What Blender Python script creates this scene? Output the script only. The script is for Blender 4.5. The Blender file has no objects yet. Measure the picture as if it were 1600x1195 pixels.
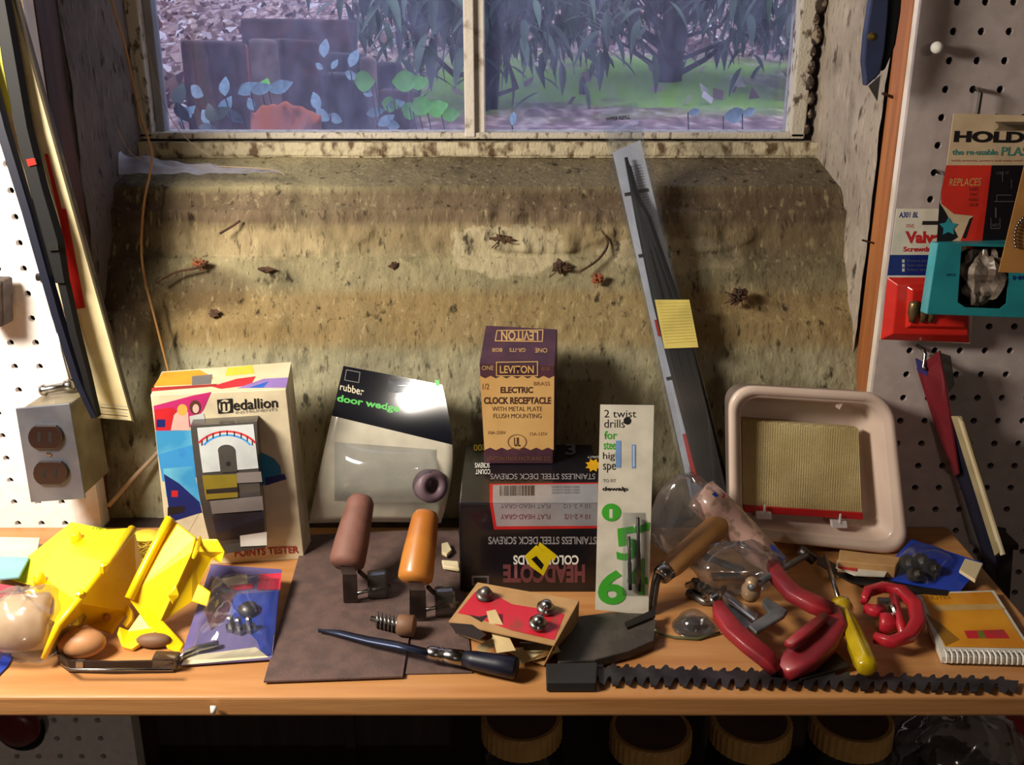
import bpy, bmesh, math, random
from mathutils import Vector, noise
random.seed(7)
C = bpy.context.scene
COL = C.collection
# ------------------------------------------------------------------ camera, world, lights
F = 1560.0; TH = math.radians(19.2); ct, st = math.cos(TH), math.sin(TH); EYE = Vector((0, 0, .5))
cd = bpy.data.cameras.new('camera'); cam = bpy.data.objects.new('camera', cd); COL.objects.link(cam)
cam.location = EYE; cam.rotation_euler = (math.radians(90) - TH, 0, 0)
cd.sensor_width = 36; cd.lens = 36 * F / 1600; cd.clip_start = .01; cd.clip_end = 200
C.camera = cam
w = bpy.data.worlds.new('world'); C.world = w; w.use_nodes = True
bg = w.node_tree.nodes['Background']; bg.inputs[0].default_value = (.74, .76, .84, 1); bg.inputs[1].default_value = 2.3
def light(name, kind, loc, energy, color, size=.1, size_y=None, aim=None):
    d = bpy.data.lights.new(name, kind); d.energy = energy; d.color = color
    if kind == 'AREA':
        d.shape = 'RECTANGLE'; d.size = size; d.size_y = size_y or size
    else: d.shadow_soft_size = size
    o = bpy.data.objects.new(name, d); COL.objects.link(o); o.location = loc
    if aim: o.rotation_euler = (Vector(aim) - Vector(loc)).to_track_quat('-Z', 'Y').to_euler()
    return o
light('bench_lamp_light', 'AREA', (-.64, .46, .64), 11.5, (1, .90, .77), .27, .17, (-.20, .95, .05))
light('room_fill_light', 'POINT', (.52, -2.2, .90), 12, (1, .86, .74), .04)  # unseen point lamp added behind the camera as general fill
C.view_settings.view_transform = 'Standard'; C.view_settings.look = 'None'
C.view_settings.exposure = .32; C.view_settings.gamma = 1; C.view_settings.use_curve_mapping = False

# ------------------------------------------------------------------ helpers
def ray(px, py):
    u = (px - 800) / F; v = (py - 597.5) / F
    return Vector((u, ct - v * st, -st - v * ct))
def P(px, py, Y=None, z=None, X=None):
    r = ray(px, py)
    t = Y / r.y if Y is not None else ((z - EYE.z) / r.z if z is not None else X / r.x)
    return EYE + r * t
def proj(p):
    d = p - EYE; dep = d.y * ct - d.z * st; up = d.y * st + d.z * ct
    return 800 + F * d.x / dep, 597.5 - F * up / dep
def lin(c):
    return tuple(((x / 255) / 12.92 if x / 255 <= .04045 else ((x / 255 + .055) / 1.055) ** 2.4) for x in c) + (1,)
MATS = {}
def M(name, c=(128, 128, 128), rough=.6, metal=0, c2=None, scale=40, lo=.4, hi=.6, bump=0, bscale=None, stretch=(1, 1, 1), coat=0, spec=.5, trans=0):
    if name in MATS: return MATS[name]
    m = bpy.data.materials.new(name); m.use_nodes = True; n = m.node_tree.nodes; l = m.node_tree.links
    b = n['Principled BSDF']; b.inputs['Base Color'].default_value = lin(c); b.inputs['Roughness'].default_value = rough
    b.inputs['Metallic'].default_value = metal; b.inputs['Coat Weight'].default_value = coat; b.inputs['Specular IOR Level'].default_value = spec
    b.inputs['Coat Roughness'].default_value = .08
    b.inputs['Transmission Weight'].default_value = trans
    if c2 is None: c2 = tuple(x * .86 for x in c); lo, hi = .3, .75
    tc = n.new('ShaderNodeTexCoord'); mp = n.new('ShaderNodeMapping'); mp.inputs['Scale'].default_value = stretch
    l.new(tc.outputs['Object'], mp.inputs[0])
    t = n.new('ShaderNodeTexNoise'); t.inputs['Scale'].default_value = scale; t.inputs['Detail'].default_value = 5
    l.new(mp.outputs[0], t.inputs['Vector'])
    r = n.new('ShaderNodeValToRGB'); r.color_ramp.elements[0].position = lo; r.color_ramp.elements[1].position = hi
    r.color_ramp.elements[0].color = lin(c); r.color_ramp.elements[1].color = lin(c2)
    l.new(t.outputs['Fac'], r.inputs[0]); l.new(r.outputs[0], b.inputs['Base Color'])
    if bump:
        t2 = n.new('ShaderNodeTexNoise'); t2.inputs['Scale'].default_value = bscale or scale * 4; t2.inputs['Detail'].default_value = 4
        l.new(mp.outputs[0], t2.inputs['Vector'])
        bp = n.new('ShaderNodeBump'); bp.inputs['Strength'].default_value = bump; bp.inputs['Distance'].default_value = .002
        l.new(t2.outputs['Fac'], bp.inputs['Height']); l.new(bp.outputs[0], b.inputs['Normal'])
    MATS[name] = m
    return m
def clear(name, tint=(235, 240, 245), veil=.06, rough=.07, veilc=(200, 205, 210), gl=.10, nscale=0):
    """thin clear plastic or glass: see-through, mirror-like film, faint milky veil"""
    if name in MATS: return MATS[name]
    m = bpy.data.materials.new(name); m.use_nodes = True; n = m.node_tree.nodes; l = m.node_tree.links
    n.remove(n['Principled BSDF']); out = n['Material Output']
    tr = n.new('ShaderNodeBsdfTransparent'); tr.inputs[0].default_value = lin(tint)
    g = n.new('ShaderNodeBsdfGlossy'); g.inputs['Roughness'].default_value = rough
    d = n.new('ShaderNodeBsdfDiffuse'); d.inputs[0].default_value = lin(veilc)
    tl = n.new('ShaderNodeBsdfTranslucent'); tl.inputs[0].default_value = lin(veilc)
    dm = n.new('ShaderNodeMixShader'); dm.inputs[0].default_value = .5; l.new(d.outputs[0], dm.inputs[1]); l.new(tl.outputs[0], dm.inputs[2])
    a = n.new('ShaderNodeMixShader'); a.inputs[0].default_value = veil; l.new(tr.outputs[0], a.inputs[1]); l.new(dm.outputs[0], a.inputs[2])
    lw = n.new('ShaderNodeLayerWeight'); lw.inputs[0].default_value = .25
    mt = n.new('ShaderNodeMath'); mt.operation = 'MULTIPLY_ADD'; mt.inputs[1].default_value = .35; mt.inputs[2].default_value = gl
    l.new(lw.outputs['Fresnel'], mt.inputs[0])
    b = n.new('ShaderNodeMixShader'); l.new(mt.outputs[0], b.inputs[0]); l.new(a.outputs[0], b.inputs[1]); l.new(g.outputs[0], b.inputs[2])
    l.new(b.outputs[0], out.inputs['Surface'])
    if nscale:
        tc = n.new('ShaderNodeTexCoord'); t = n.new('ShaderNodeTexNoise'); t.inputs['Scale'].default_value = nscale; t.inputs['Detail'].default_value = 6
        mp = n.new('ShaderNodeMapping'); mp.inputs['Scale'].default_value = (1, 1, .45); l.new(tc.outputs['Object'], mp.inputs[0]); l.new(mp.outputs[0], t.inputs[0])
        mr = n.new('ShaderNodeMapRange'); mr.inputs['From Min'].default_value = .3; mr.inputs['From Max'].default_value = .75
        mr.inputs['To Min'].default_value = veil * .6; mr.inputs['To Max'].default_value = veil * 1.7
        l.new(t.outputs['Fac'], mr.inputs[0]); l.new(mr.outputs[0], a.inputs[0])
    MATS[name] = m
    return m
OFF = {}
def empty(name, loc, label, cat, group=None, kind=None):
    o = bpy.data.objects.new(name, None); COL.objects.link(o); o.location = loc; o.empty_display_size = .02
    if label: o['label'] = label
    if cat: o['category'] = cat
    if group: o['group'] = group
    if kind: o['kind'] = kind
    OFF[o.name] = Vector(loc)
    return o
def tag(o, label=None, cat=None, group=None, kind=None):
    for k, v in (('label', label), ('category', cat), ('group', group), ('kind', kind)):
        if v: o[k] = v
    return o
class Geo:
    def __init__(s): s.v = []; s.f = []
    def add(s, vs, fs):
        k = len(s.v); s.v += [Vector(p) for p in vs]; s.f += [tuple(i + k for i in f) for f in fs]; return s
    def hexa(s, p):   # p: four front corners then four back corners, same order
        return s.add(p, [(0, 1, 2, 3), (7, 6, 5, 4), (0, 4, 5, 1), (1, 5, 6, 2), (2, 6, 7, 3), (3, 7, 4, 0)])
    def box(s, x0, x1, y0, y1, z0, z1):
        return s.hexa([(x0, y0, z0), (x1, y0, z0), (x1, y0, z1), (x0, y0, z1), (x0, y1, z0), (x1, y1, z0), (x1, y1, z1), (x0, y1, z1)])
    def plate(s, pts, t, n=None):
        pts = [Vector(p) for p in pts]
        if n is None:
            n = Vector((0, 0, 0))
            for i in range(len(pts)): n += (pts[i] - pts[0]).cross(pts[(i + 1) % len(pts)] - pts[0])
            n.normalize()
        m = len(pts); v = pts + [p + n * t for p in pts]
        f = [tuple(range(m)), tuple(range(2 * m - 1, m - 1, -1))] + [(i, i + m, (i + 1) % m + m, (i + 1) % m) for i in range(m)]
        return s.add(v, f)
    def tube(s, pts, r, n=8, cap=True):
        pts = [Vector(p) for p in pts]; m = len(pts)
        if not isinstance(r, (list, tuple)): r = [r] * m
        t0 = (pts[1] - pts[0]).normalized(); a = t0.orthogonal().normalized(); k = len(s.v); v = []; f = []
        for i, p in enumerate(pts):
            t = (pts[min(i + 1, m - 1)] - pts[max(i - 1, 0)])
            t = t.normalized() if t.length > 1e-9 else t0
            a = (a - t * a.dot(t)); a = a.normalized() if a.length > 1e-6 else t.orthogonal().normalized(); b = t.cross(a)
            for j in range(n):
                q = 2 * math.pi * j / n; v.append(p + (a * math.cos(q) + b * math.sin(q)) * r[i])
        for i in range(m - 1):
            for j in range(n): f.append((i * n + j, i * n + (j + 1) % n, (i + 1) * n + (j + 1) % n, (i + 1) * n + j))
        if cap: f.append(tuple(range(n - 1, -1, -1))); f.append(tuple(range((m - 1) * n, m * n)))
        return s.add(v, f)
    def lathe(s, base, axis, prof, n=24, cap=True):   # prof: (distance along axis, radius)
        base = Vector(base); axis = Vector(axis).normalized()
        a = axis.orthogonal().normalized(); b = axis.cross(a); v = []; f = []; m = len(prof)
        for h, r in prof:
            for j in range(n):
                q = 2 * math.pi * j / n; v.append(base + axis * h + (a * math.cos(q) + b * math.sin(q)) * r)
        for i in range(m - 1):
            for j in range(n): f.append((i * n + j, i * n + (j + 1) % n, (i + 1) * n + (j + 1) % n, (i + 1) * n + j))
        if cap: f.append(tuple(range(n - 1, -1, -1))); f.append(tuple(range((m - 1) * n, m * n)))
        return s.add(v, f)
    def grid(s, fn, nu, nv, thick=0):
        v = [fn(i / nu, j / nv) for j in range(nv + 1) for i in range(nu + 1)]; k = nu + 1
        f = [(j * k + i, j * k + i + 1, (j + 1) * k + i + 1, (j + 1) * k + i) for j in range(nv) for i in range(nu)]
        return s.add(v, f)
    def ball(s, c, r, n=10, sc=(1, 1, 1), jit=0):
        c = Vector(c); prof = []; v = []; f = []; m = n // 2 + 1
        for i in range(m):
            th = math.pi * i / (m - 1)
            for j in range(n):
                q = 2 * math.pi * j / n
                d = Vector((math.sin(th) * math.cos(q) * sc[0], math.sin(th) * math.sin(q) * sc[1], math.cos(th) * sc[2]))
                k = 1 + (noise.noise(Vector((d.x * 3 + c.x * 50, d.y * 3, d.z * 3))) * jit if jit else 0)
                v.append(c + d * r * k)
        for i in range(m - 1):
            for j in range(n): f.append((i * n + j, (i + 1) * n + j, (i + 1) * n + (j + 1) % n, i * n + (j + 1) % n))
        return s.add(v, f)
    def build(s, name, mat, parent=None, smooth=False, bevel=0, solid=0, seg=2, base=None, fix=True):
        if parent is not None: off = OFF[parent.name]
        elif base is not None: off = Vector(base)
        else:
            xs = [p.x for p in s.v]; ys = [p.y for p in s.v]; zs = [p.z for p in s.v]
            off = Vector(((min(xs) + max(xs)) / 2, (min(ys) + max(ys)) / 2, min(zs)))
        me = bpy.data.meshes.new(name); me.from_pydata([p - off for p in s.v], [], s.f)
        if fix:
            bm = bmesh.new(); bm.from_mesh(me); bmesh.ops.remove_doubles(bm, verts=bm.verts, dist=1e-6)
            bmesh.ops.recalc_face_normals(bm, faces=bm.faces); bm.to_mesh(me); bm.free()
        me.update()
        if mat: me.materials.append(mat)
        if smooth:
            for p in me.polygons: p.use_smooth = True
        o = bpy.data.objects.new(name, me); COL.objects.link(o)
        if parent is not None: o.parent = parent
        else: o.location = off
        OFF[o.name] = off
        if solid:
            sm = o.modifiers.new('solid', 'SOLIDIFY'); sm.thickness = solid; sm.offset = 0
        if bevel:
            bv = o.modifiers.new('bevel', 'BEVEL'); bv.width = bevel; bv.segments = seg; bv.limit_method = 'ANGLE'; bv.angle_limit = math.radians(35)
            if smooth or True:
                for p in me.polygons: p.use_smooth = smooth
        return o
def quadS(TL, TR, BR, BL, bend=None):
    TL, TR, BR, BL = map(Vector, (TL, TR, BR, BL))
    N = (BL - TL).cross(TR - TL).normalized()
    if N.y > 0 and abs(N.y) > .05: N = -N
    elif abs(N.y) <= .05 and (EYE - TL).dot(N) < 0: N = -N
    def S(u, v, off=0):
        p = (TL * (1 - u) + TR * u) * (1 - v) + (BL * (1 - u) + BR * u) * v
        if bend: p = p + bend(u, v, N)
        return p + N * off
    S.N = N
    return S
def uvof(S, px, py):
    u, v = .5, .5
    for _ in range(12):
        x, y = proj(S(u, v)); x1, y1 = proj(S(u + 1e-3, v)); x2, y2 = proj(S(u, v + 1e-3))
        a, b, c, d = (x1 - x) * 1e3, (x2 - x) * 1e3, (y1 - y) * 1e3, (y2 - y) * 1e3
        det = a * d - b * c
        if abs(det) < 1e-9: break
        ex, ey = px - x, py - y
        u += (d * ex - b * ey) / det; v += (a * ey - c * ex) / det
        u = max(-3, min(4, u)); v = max(-3, min(4, v))
    return u, v
_tcache = {}
def textmesh(s, bold=0):
    k = (s, bold)
    if k in _tcache: return _tcache[k]
    cu = bpy.data.curves.new('t', 'FONT'); cu.body = s; cu.resolution_u = 4; cu.offset = bold
    o = bpy.data.objects.new('t', cu); COL.objects.link(o)
    dg = bpy.context.evaluated_depsgraph_get(); dg.update()
    me = bpy.data.meshes.new_from_object(o.evaluated_get(dg))
    v = [(p.co.x, p.co.y) for p in me.vertices]; f = [tuple(p.vertices) for p in me.polygons]
    bpy.data.objects.remove(o); bpy.data.curves.remove(cu); bpy.data.meshes.remove(me)
    if v:
        x0 = min(a for a, b in v); x1 = max(a for a, b in v); y0 = min(b for a, b in v); y1 = max(b for a, b in v)
        v = [((a - x0) / max(1e-6, x1 - x0), 1 - (b - y0) / max(1e-6, y1 - y0)) for a, b in v]
    _tcache[k] = (v, f)
    return v, f
class Print:
    """flat print on the surface S of a thing; pixel corners are turned into places on that surface"""
    def __init__(s, S, parent, step=.00002, lift=.0002): s.S = S; s.p = parent; s.k = 0; s.g = {}; s.step = step; s.lift = lift
    def _o(s): s.k += 1; return s.lift + s.step * s.k
    def _g(s, name, mat): return s.g.setdefault((name, mat.name, s.k if name in ('lettering', 'print', 'red_panel', 'worn_or_hollow_patch') else 0), Geo())
    def _uv(s, q): return [uvof(s.S, *p) for p in q]
    def quad(s, q, mat, name='print', n=1, raw=False):
        c = q if raw else s._uv(q); o = s._o()
        def fn(a, b):
            u = (c[0][0] * (1 - a) + c[1][0] * a) * (1 - b) + (c[3][0] * (1 - a) + c[2][0] * a) * b
            v = (c[0][1] * (1 - a) + c[1][1] * a) * (1 - b) + (c[3][1] * (1 - a) + c[2][1] * a) * b
            return s.S(u, v, o)
        s._g(name, mat).grid(fn, n, n); return s
    def poly(s, pts, mat, name='print'):
        o = s._o(); c = s._uv(pts); s._g(name, mat).add([s.S(u, v, o) for u, v in c], [tuple(range(len(c)))]); return s
    def ell(s, cx, cy, rx, ry, mat, name='print', n=20, inner=0, a0=0, a1=360):
        o = s._o(); g = s._g(name, mat)
        if inner:
            N = n; v = []
            for i in range(N + 1):
                q = math.radians(a0 + (a1 - a0) * i / N)
                for k in (1, inner): v.append(s.S(*uvof(s.S, cx + rx * k * math.cos(q), cy - ry * k * math.sin(q)), o))
            g.add(v, [(2 * i, 2 * i + 1, 2 * i + 3, 2 * i + 2) for i in range(N)])
        else:
            g.add([s.S(*uvof(s.S, cx + rx * math.cos(6.2832 * i / n), cy - ry * math.sin(6.2832 * i / n)), o) for i in range(n)], [tuple(range(n))])
        return s
    def text(s, t, q, mat, bold=0, name='lettering'):
        if len(q) == 4 and not isinstance(q[0], (tuple, list)):
            x0, y0, x1, y1 = q; q = [(x0, y0), (x1, y0), (x1, y1), (x0, y1)]
        c = s._uv(q); v, f = textmesh(t, bold); o = s._o(); out = []
        for a, b in v:
            u = (c[0][0] * (1 - a) + c[1][0] * a) * (1 - b) + (c[3][0] * (1 - a) + c[2][0] * a) * b
            w_ = (c[0][1] * (1 - a) + c[1][1] * a) * (1 - b) + (c[3][1] * (1 - a) + c[2][1] * a) * b
            out.append(s.S(u, w_, o))
        s._g(name, mat).add(out, f); return s
    def done(s):
        for (name, mn, _), g in s.g.items(): g.build(name, MATS[mn], s.p, fix=False, smooth=True)
def rect(x0, y0, x1, y1): return [(x0, y0), (x1, y0), (x1, y1), (x0, y1)]

# ------------------------------------------------------------------ materials
def concrete(name, base, dark, low=None, kinks=None, slopec=None):
    m = bpy.data.materials.new(name); m.use_nodes = True; n = m.node_tree.nodes; l = m.node_tree.links; MATS[name] = m
    b = n['Principled BSDF']; b.inputs['Roughness'].default_value = .92; b.inputs['Specular IOR Level'].default_value = .2
    tc = n.new('ShaderNodeTexCoord')
    def nz(sc, det=6, stretch=(1, 1, 1), rough=.6):
        mp = n.new('ShaderNodeMapping'); mp.inputs['Scale'].default_value = stretch; l.new(tc.outputs['Object'], mp.inputs[0])
        t = n.new('ShaderNodeTexNoise'); t.inputs['Scale'].default_value = sc; t.inputs['Detail'].default_value = det; t.inputs['Roughness'].default_value = rough
        l.new(mp.outputs[0], t.inputs['Vector']); return t.outputs['Fac']
    def rng(s, a, c, x=0, y=1):
        r = n.new('ShaderNodeMapRange'); r.inputs['From Min'].default_value = a; r.inputs['From Max'].default_value = c
        r.inputs['To Min'].default_value = x; r.inputs['To Max'].default_value = y; l.new(s, r.inputs[0]); return r.outputs[0]
    def mix(f, a, c):
        x = n.new('ShaderNodeMix'); x.data_type = 'RGBA'
        if hasattr(f, 'links') or hasattr(f, 'is_linked'): l.new(f, x.inputs[0])
        for s, k in ((a, 6), (c, 7)):
            if isinstance(s, tuple): x.inputs[k].default_value = s
            else: l.new(s, x.inputs[k])
        return x.outputs[2]
    c = mix(rng(nz(9), .35, .65), lin(base), lin(tuple(x * .82 for x in base)))
    if low: 
        sx = n.new('ShaderNodeSeparateXYZ'); l.new(tc.outputs['Object'], sx.inputs[0])
        for (z0, z1, z2, z3, cc) in low:
            up = rng(sx.outputs['Z'], z0, z1); dn = rng(sx.outputs['Z'], z2, z3, 1, 0)
            mu = n.new('ShaderNodeMath'); mu.operation = 'MULTIPLY'; l.new(up, mu.inputs[0]); l.new(dn, mu.inputs[1])
            ns = rng(nz(7, 4), .2, .55, .35, 1); mu2 = n.new('ShaderNodeMath'); mu2.operation = 'MULTIPLY'; l.new(mu.outputs[0], mu2.inputs[0]); l.new(ns, mu2.inputs[1])
            c = mix(mu2.outputs[0], c, lin(cc))
    if low:
        sy = n.new('ShaderNodeSeparateXYZ'); l.new(tc.outputs['Object'], sy.inputs[0])
        def patch(c, cx, cz, rx, rz, colr, amt, soft=.5):
            vs = n.new('ShaderNodeVectorMath'); vs.operation = 'SUBTRACT'; l.new(tc.outputs['Object'], vs.inputs[0]); vs.inputs[1].default_value = (cx, 0, cz)
            vm = n.new('ShaderNodeVectorMath'); vm.operation = 'MULTIPLY'; l.new(vs.outputs[0], vm.inputs[0]); vm.inputs[1].default_value = (1 / rx, 0, 1 / rz)
            ln = n.new('ShaderNodeVectorMath'); ln.operation = 'LENGTH'; l.new(vm.outputs[0], ln.inputs[0])
            ad = n.new('ShaderNodeMath'); ad.operation = 'MULTIPLY_ADD'; l.new(nz(38, 5), ad.inputs[0]); ad.inputs[1].default_value = 1.1; l.new(ln.outputs['Value'], ad.inputs[2])
            return mix(rng(ad.outputs[0], 1.35, 1.35 + soft, amt, 0), c, lin(colr))
        for a_ in PATCHES: c = patch(c, *a_)
    c = mix(rng(nz(22, 5, (1, 1, .5)), .56, .74, 0, .55), c, lin(tuple(x * .5 for x in dark)))
    c = mix(rng(nz(75, 3, (1, 1, .4)), .61, .70, 0, .85), c, lin(dark))
    c = mix(rng(nz(220, 2, (1.3, 1, .25)), .60, .72, 0, .6), c, lin(dark))
    c = mix(rng(nz(160, 2, (1.2, 1, .2)), .58, .75, 0, .35), c, lin(tuple(min(255, x * 1.25) for x in base)))
    l.new(c, b.inputs['Base Color'])
    bp = n.new('ShaderNodeBump'); bp.inputs['Strength'].default_value = .6; bp.inputs['Distance'].default_value = .004
    l.new(nz(120, 6, (1, 1, .5)), bp.inputs['Height']); l.new(bp.outputs[0], b.inputs['Normal'])
    return m
PATCHES = [(.03, .310, .075, .030, (178, 166, 134), .8, .12), (.21, .305, .09, .022, (168, 156, 126), .7, .12), (-.25, .315, .10, .016, (168, 152, 116), .6, .3), (-.43, .30, .07, .16, (52, 42, 38), .8, .8), (-.43, .12, .04, .2, (70, 56, 44), .6, .8), (.33, .33, .07, .06, (70, 56, 42), .6, .7), (.27, .10, .08, .12, (96, 84, 62), .5, .7), (-.30, .27, .05, .02, (74, 56, 40), .6, .5), (.19, .385, .3, .03, (84, 68, 52), .6, .7), (-.12, .10, .05, .12, (104, 98, 76), .5, .5)]  # the dark pair at the far left paints the left stud's shadow
concrete('sill_concrete', (156, 146, 112), (38, 30, 22), low=[
    (-.1, 0, .20, .215, (152, 148, 122)), (.21, .222, .262, .275, (138, 118, 80)), (.325, .338, .365, .372, (112, 96, 76)), (.30, .315, .33, .34, (140, 124, 92))])
concrete('reveal_shaded', (122, 112, 106), (40, 30, 24))  # left reveal: concrete coloured darker for the shade it lies in
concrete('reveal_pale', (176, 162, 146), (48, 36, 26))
concrete('room_wall', (150, 142, 134), (90, 80, 72))
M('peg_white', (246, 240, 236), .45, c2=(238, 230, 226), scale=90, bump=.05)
M('peg_dim', (186, 172, 168), .5, c2=(176, 162, 158), scale=60, bump=.05)  # white board paint dimmed in colour, for the side far from the lamp
M('peg_dark', (26, 20, 18), .9)
M('white_paint', (232, 220, 206), .6, c2=(190, 176, 150), scale=25, lo=.5, hi=.8)
M('post_dark', (84, 48, 34), .7, c2=(58, 32, 22), scale=22, stretch=(3, 3, .3), bump=.3)
M('post_lit', (178, 112, 62), .6, c2=(150, 88, 46), scale=22, stretch=(3, 3, .25), bump=.25)  # stud wood brightened to orange, lamp light put into the colour
M('pine', (196, 142, 88), .45, c2=(172, 116, 66), scale=14, stretch=(.35, 4, 4), bump=.15, lo=.35, hi=.7)
M('dark_board', (62, 46, 40), .8, c2=(44, 32, 28), scale=16, stretch=(3, 3, .4), bump=.2)
M('sash_paint', (206, 198, 186), .6, c2=(120, 100, 80), scale=45, lo=.55, hi=.72, bump=.4)
M('sash_paint_dirty', (190, 182, 166), .7, c2=(88, 72, 56), scale=110, lo=.55, hi=.66, bump=.6, stretch=(1, 1, .6))
M('sill_board', (188, 176, 146), .75, c2=(92, 72, 48), scale=80, lo=.50, hi=.64, bump=.7, stretch=(1, 1, .6))
M('dark_gap', (20, 16, 14), .9)
clear('window_glass', (232, 236, 250), .15, .03, (150, 156, 196), .03, 70)
clear('clear_plastic', (240, 243, 247), .05, .08, (205, 208, 212), .07)
clear('bag_plastic', (236, 238, 242), .10, .12, (210, 208, 206), .10)
clear('smoky_plastic', (165, 160, 155), .10, .10, (150, 145, 140), .10)
M('black', (20, 20, 22), .45); M('black_gloss', (16, 17, 24), .18, coat=.5); M('soft_black', (34, 32, 32), .7)
M('white', (236, 234, 226), .5); M('paper', (222, 216, 200), .6); M('cream', (226, 212, 176), .55, c2=(214, 196, 156), scale=20)
M('red', (196, 34, 34), .45); M('bright_red', (220, 44, 34), .3, coat=.3); M('navy', (14, 18, 38), .45)
M('steel', (170, 168, 166), .25, 1); M('dull_steel', (120, 116, 112), .42, .9, c2=(84, 78, 72), scale=60, lo=.4, hi=.7); M('dark_steel', (70, 64, 62), .42, .8)
M('yellow_plastic', (255, 214, 14), .35, c2=(250, 200, 8), scale=30, coat=.2)

# ------------------------------------------------------------------ structure: room shell
def struct(g, name, mat, **k): return tag(g.build(name, mat, **k), kind='structure')
YP = .965   # face of the pegboards
struct(Geo().box(-2.2, 2.2, -2.6, 1.06, -1.15, -1.10), 'floor', M('floor_grey', (96, 90, 84), .8, bump=.3))
struct(Geo().box(-2.2, 2.2, -2.6, 1.24, 1.06, 1.12), 'ceiling', M('ceiling_wood', (120, 104, 88), .8, bump=.3))
struct(Geo().box(-2.25, -2.2, -2.6, 1.06, -1.1, 1.06), 'wall_left', MATS['room_wall'])
struct(Geo().box(2.2, 2.25, -2.6, 1.06, -1.1, 1.06), 'wall_right', MATS['room_wall'])
struct(Geo().box(-2.25, 2.25, -2.65, -2.6, -1.1, 1.06), 'wall_front', MATS['room_wall'])
XL, XR = -.442, .370
XLw, XRw = -.426, .3465      # recess width at the window
g = Geo().box(-2.2, XL, 1.036, 1.24, -1.1, 1.06).box(XR, 2.2, 1.036, 1.24, -1.1, 1.06).box(XL, XR, 1.10, 1.24, .86, 1.06)
struct(g, 'wall_back', MATS['room_wall'])
# lower panel behind and below the shelf: dark boards with a seam
wl = empty('wall_panelling', (0, 1.035, -1.1), None, None, kind='structure')
for x0, x1 in ((-.442, -.203), (-.200, .05), (.0505, .37)):
    Geo().box(x0, x1, 1.034, 1.05, -1.1, -.03).build('panel', MATS['dark_board'], wl, bevel=.001)
Geo().box(-.442,.37,1.051,1.056,-1.1,-.03).build('shade_backing', MATS['peg_dark'], wl)  # unseen sheet added behind the panels to stop light leaking through
Geo().box(-.208, -.195, 1.026, 1.034, -1.1, -.03).build('batten', MATS['dark_board'], wl, bevel=.001)
# recess reveals (side walls of the window opening)
def reveal(x0, x1, s):
    def fn(u, v):
        Y = (1.0355 if s > 0 else 1.0215) + (1.205 - (1.0355 if s > 0 else 1.0215)) * u; X = x0 + (x1 - x0) * u; z = -.05 + .93 * v
        d = noise.fractal(Vector((Y * 14, z * 11, s * 9)), .8, 2.2, 4) * .0035
        return Vector((X + d * s, Y, z))
    return fn
struct(Geo().grid(reveal(XL + .002, XLw, 1), 40, 120), 'wall_reveal_left', MATS['reveal_shaded'], smooth=True)
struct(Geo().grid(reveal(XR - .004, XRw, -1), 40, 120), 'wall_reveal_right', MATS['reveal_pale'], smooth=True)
# stepped concrete sill: profile through the courses
pz = lambda y, Y: (Y, P(800, y, Y=Y).z)
prof = [(.985, -.03), pz(690, 1.0), pz(600, 1.012), pz(505, 1.03), pz(497, 1.034), pz(470, 1.048), pz(412, 1.064), pz(404, 1.068), pz(400, 1.072), pz(345, 1.082), pz(330, 1.083), pz(322, 1.090), pz(300, 1.098), pz(292, 1.100), pz(286, 1.108), pz(258, 1.150), pz(247, 1.166), pz(244, 1.20)]
L = [0]
for a, b in zip(prof, prof[1:]): L.append(L[-1] + math.dist(a, b))
def sill(u, v):
    d = v * L[-1]; i = 0
    while i < len(L) - 2 and L[i + 1] < d: i += 1
    t = (d - L[i]) / (L[i + 1] - L[i]); Y = prof[i][0] * (1 - t) + prof[i + 1][0] * t; z = prof[i][1] * (1 - t) + prof[i + 1][1] * t
    X = -.45 + .83 * u
    n1 = noise.fractal(Vector((X * 9, z * 16, 3)), .9, 2.1, 5); n2 = noise.fractal(Vector((X * 50, z * 30, 8)), .7, 2.1, 3)
    Y += -n1 * .0045 - n2 * .0018
    # rough patch of mortar standing proud, lower-left swelling
    for cx, cz, rx, rz, h in ((.03, .305, .075, .028, .0045), (.20, .300, .07, .02, .003), (-.25, .30, .09, .03, .003)):
        q = ((X - cx) / rx) ** 2 + ((z - cz) / rz) ** 2
        if q < 1.4: Y -= h * max(0, min(1, (1.25 + n1 * .5 - q) * 3)) * (1 + n2 * .6)
    wv = noise.noise(Vector((X * 6, 0, 2))) * .004
    return Vector((X, Y, z + (wv if v > .2 else 0)))
struct(Geo().grid(sill, 260, 170), 'wall_sill', MATS['sill_concrete'], smooth=True, fix=False)

# window
WY = 1.20
win = empty('window_1', (-.04, WY, .36), None, None, kind='structure')
zb = P(800, 206, Y=WY).z; zt = .84
xg0 = P(250, 206, Y=WY).x; xg1 = P(1228, 206, Y=WY).x; xm0 = P(741, 206, Y=WY).x; xm1 = P(757, 206, Y=WY).x
zs = P(800, 216, Y=WY - .02).z
g = Geo().box(XLw - .004, xg0 - .020, WY - .012, WY + .04, zs - .02, zt + .03).box(xg1 + .018, XRw + .006, WY - .012, WY + .04, zs - .02, zt + .03).box(XLw, XRw, WY - .012, WY + .04, zs - .016, zs - .003).box(XLw, XRw, WY - .012, WY + .04, zt, zt + .04)
g.build('casing', MATS['dark_gap'], win, bevel=.001)
g = Geo().box(xg0 - .018, xg0 - .002, WY - .02, WY + .02, zs, zt).box(xg1, xg1 + .017, WY - .02, WY + .02, zs, zt).box(xg0 - .018, xg1 + .017, WY - .02, WY + .02, zs - .001, zb + .001).box(xg0 - .018, xg1 + .017, WY - .02, WY + .02, zt - .02, zt)
g.build('sash', MATS['sash_paint_dirty'], win, bevel=.002)
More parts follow.
